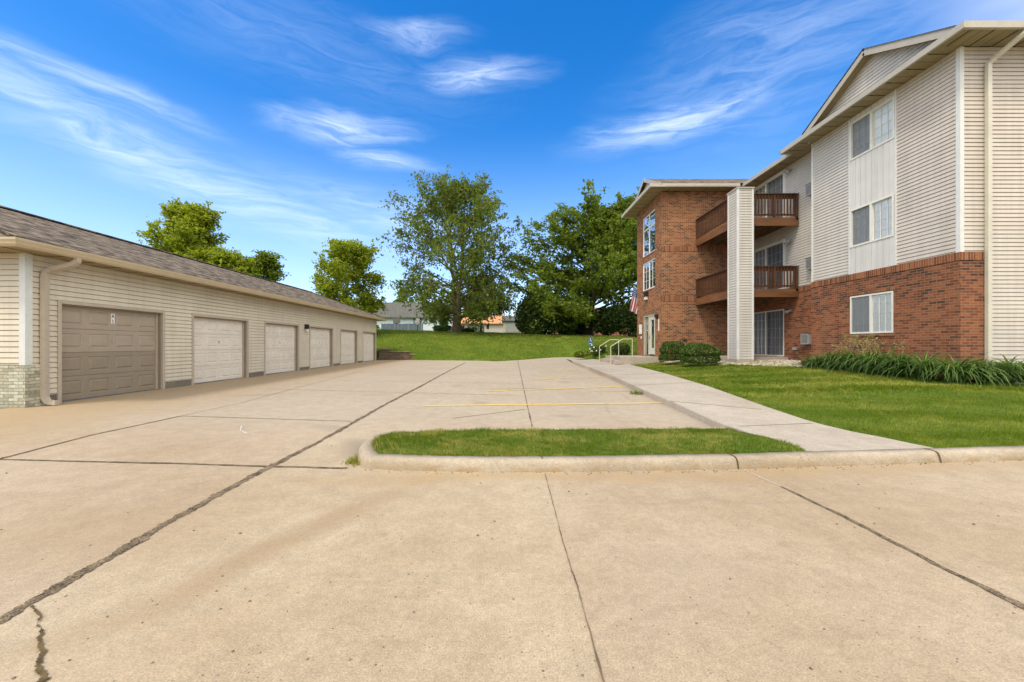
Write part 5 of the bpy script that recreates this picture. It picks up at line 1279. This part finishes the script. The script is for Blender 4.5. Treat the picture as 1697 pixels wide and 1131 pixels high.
def hwin(r, px0, px1, py0, py1, Y, fm='white'):
    a, b = pt3(px0, Y, py0), pt3(px1, Y, py1); mb = MB(); w = .08
    mb.box(a[0] - w, b[0] + w, Y - .05, Y - .01, b[2] - w, b[2]); mb.box(a[0] - w, b[0] + w, Y - .05, Y - .01, a[2], a[2] + w); mb.box(a[0] - w, a[0], Y - .05, Y - .01, b[2], a[2]); mb.box(b[0], b[0] + w, Y - .05, Y - .01, b[2], a[2])
    f = mb.build('window', M[fm], r); mb = MB(); mb.box(a[0], b[0], Y - .03, Y - .012, b[2], a[2]); mb.build('pane', M['dark'], f)
h1, *_ = house('house', 'long pale blue house with gray shingle roof behind the blue board fence', 'house', 600, 748, 74, 501.5, 526, 549, 9, 'blue_wall', 'gray_roof', .6)
hwin(h1, 686, 698, 528, 536, 74, 'blue_fence'); hwin(h1, 654, 660, 530, 537, 74); hwin(h1, 712, 720, 528, 535, 74); hwin(h1, 720, 726, 540, 549, 74, 'blue_fence')
h2, *_ = house('house', 'low house with orange roof seen between the trunks', 'house', 752, 834, 88, 521, 536, 552, 10, 'pale_wall', 'orange', .5)
hwin(h2, 806, 811, 537, 546, 88); hwin(h2, 764, 770, 540, 546, 88)
h3, *_ = house('shed', 'gray shed with dark roof at the end of the lawn', 'shed', 834, 866, 68, 524, 531, 552, 5, 'pale_wall', 'gray_roof', .25)
mb = MB(); a, b = pt3(838, 68, 533), pt3(861, 68, 551); mb.box(a[0], b[0], 67.96, 67.99, b[2], a[2]); mb.build('door', M['gray'], h3)
h4, *_ = house('house', 'red brick house behind the broad tree', 'house', 918, 1062, 66, 510, 516, 555, 9, 'far_brick', 'shingle', .4)
hwin(h4, 938, 946, 524, 540, 66); hwin(h4, 1030, 1042, 512, 524, 66)


def board_fence(label, px0, px1, Y, py0, py1, m, lean=0):
    a, b = pt3(px0, Y, py0), pt3(px1, Y + lean, py0); zt = a[2]; zb = EYE + (CY - py1) / F * Y - .2; r = thing('fence', label, 'fence', (a[0], Y, zb)); mb = MB(); n = max(3, int((b[0] - a[0]) / .22)); rr = random.Random(int(px0))
    for i in range(n):
        f = i / n; x = a[0] + (b[0] - a[0]) * f; y = Y + lean * f; mb.box(x + .01, x + (b[0] - a[0]) / n - .01, y, y + .025, zb, zt - rr.uniform(0, .06))
    mb.build('boards', M[m], r); mb = MB()
    for i in range(0, n + 1, 10): x = a[0] + (b[0] - a[0]) * i / n; mb.box(x - .05, x + .05, Y - .06 + lean * i / n, Y + lean * i / n - .005, zb, zt + .03)
    mb.build('posts', M['gray'], r); return r
board_fence('weathered blue board fence along the pale blue house', 632, 701, 66, 536.5, 550, 'blue_fence'); board_fence('short blue gray board fence right of the tall tree trunk', 776, 802, 60, 538.5, 553, 'blue_fence', 3)
# basketball hoops by the fence
def hoop(label, px, Y, ty, by, round_=False):
    a = pt3(px, Y, ty); zb = EYE + (CY - by) / F * Y; r = thing('basketball_hoop', label, 'basketball hoop', (a[0], Y, zb)); mb = MB(); mb.tube([(a[0], Y, zb - .2), (a[0], Y, a[2] - .3)], .06, 8); mb.build('pole', M['black'], r); mb = MB(); w = .65 if not round_ else .5
    if round_: mb.tube([(a[0], Y - .1, a[2] - .4), (a[0], Y - .16, a[2] - .4)], .5, 18)
    else: mb.box(a[0] - .1, a[0] + 1.0, Y - .14, Y - .1, a[2] - .75, a[2])
    o = mb.build('backboard', M['steel'] if round_ else M['dgray'], r); mb = MB(); c = Vector((a[0] + (.45 if not round_ else 0), Y - .4, a[2] - .62)); mb.tube([c + Vector((math.cos(t_ * .4488) * .23, math.sin(t_ * .4488) * .23, 0)) for t_ in range(15)], .02, 5); mb.build('rim', M['orange'], r)
hoop('black basketball hoop on a pole before the pale blue house', 653, 62, 528, 551.5); hoop('round orange backboard hoop near the end of the blue fence', 692, 64, 529, 550, True)
bush('bush', 'low green bush at the foot of the tall airy tree', 'bush', place(733, 47), 1.3, 1.0, .75, 1200, .2, 'hedge', None, 101)
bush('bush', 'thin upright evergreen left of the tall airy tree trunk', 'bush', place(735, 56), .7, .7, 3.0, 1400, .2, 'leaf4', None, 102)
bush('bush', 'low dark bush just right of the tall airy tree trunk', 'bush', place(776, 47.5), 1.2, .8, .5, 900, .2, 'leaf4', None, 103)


# ---------------------------------------------------------------- parts made of several separate pieces become one object per piece
KEEP = {'joists', 'balusters', 'deck_boards', 'foliage', 'crown', 'trunk', 'stem', 'stalk', 'plume', 'lettering', 'symbol', 'grille', 'blocks', 'cap_stones', 'boards', 'soffit', 'rake_soffit', 'vertical_boards', 'roof', 'shingle_roof', 'wing_roof', 'gable_roof', 'upper_panels', 'garage_door'}
def split_pieces(o):
    me = o.data; nf = len(me.polygons)
    if nf > 6000: return
    par = list(range(len(me.vertices)))
    def find(i):
        while par[i] != i: par[i] = par[par[i]]; i = par[i]
        return i
    for p in me.polygons:
        a = find(p.vertices[0])
        for v in p.vertices[1:]:
            b = find(v)
            if a != b: par[b] = a
    co = np.array([v.co for v in me.vertices]); ids = {}
    for p in me.polygons: ids.setdefault(find(p.vertices[0]), []).append(p.index)
    keys = list(ids)
    if len(keys) < 2 or len(keys) > 1500: return
    lo, hi = [], []
    for k in keys:
        vi = list({v for f in ids[k] for v in me.polygons[f].vertices}); lo.append(co[vi].min(0)); hi.append(co[vi].max(0))
    lo, hi = np.array(lo) - .009, np.array(hi) + .009; n = len(keys); lab = list(range(n))
    def f2(i):
        while lab[i] != i: lab[i] = lab[lab[i]]; i = lab[i]
        return i
    for i in range(n):
        for j in np.where(((lo[i] <= hi[i + 1:]) & (hi[i] >= lo[i + 1:])).all(1) * 0 + ((lo[i + 1:] <= hi[i]) & (hi[i + 1:] >= lo[i])).all(1))[0] + i + 1:
            a, b = f2(i), f2(int(j))
            if a != b: lab[b] = a
    groups = {}
    for i in range(n): groups.setdefault(f2(i), []).extend(ids[keys[i]])
    if not 2 <= len(groups) <= 14: return
    uvl = me.uv_layers.active
    for gi, fs in enumerate(groups.values()):
        m2 = bpy.data.meshes.new(o.name.split('.')[0]); vm = {}; F2 = []
        for f in fs:
            F2.append([vm.setdefault(v, len(vm)) for v in me.polygons[f].vertices])
        m2.from_pydata([tuple(co[v]) for v in vm], [], F2); m2.polygons.foreach_set('use_smooth', [me.polygons[f].use_smooth for f in fs])
        for mt in me.materials: m2.materials.append(mt)
        if uvl:
            u2 = m2.uv_layers.new(name='UVMap'); li = 0
            for f in fs:
                for l in me.polygons[f].loop_indices: u2.data[li].uv = uvl.data[l].uv; li += 1
        if gi == 0: first = m2
        else:
            q = bpy.data.objects.new(o.name.split('.')[0], m2); col.objects.link(q); q.parent = o.parent
    o.data = first
for o in [x for x in bpy.data.objects if x.type == 'MESH' and x.parent is not None]:
    if o.name.split('.')[0] not in KEEP: split_pieces(o)
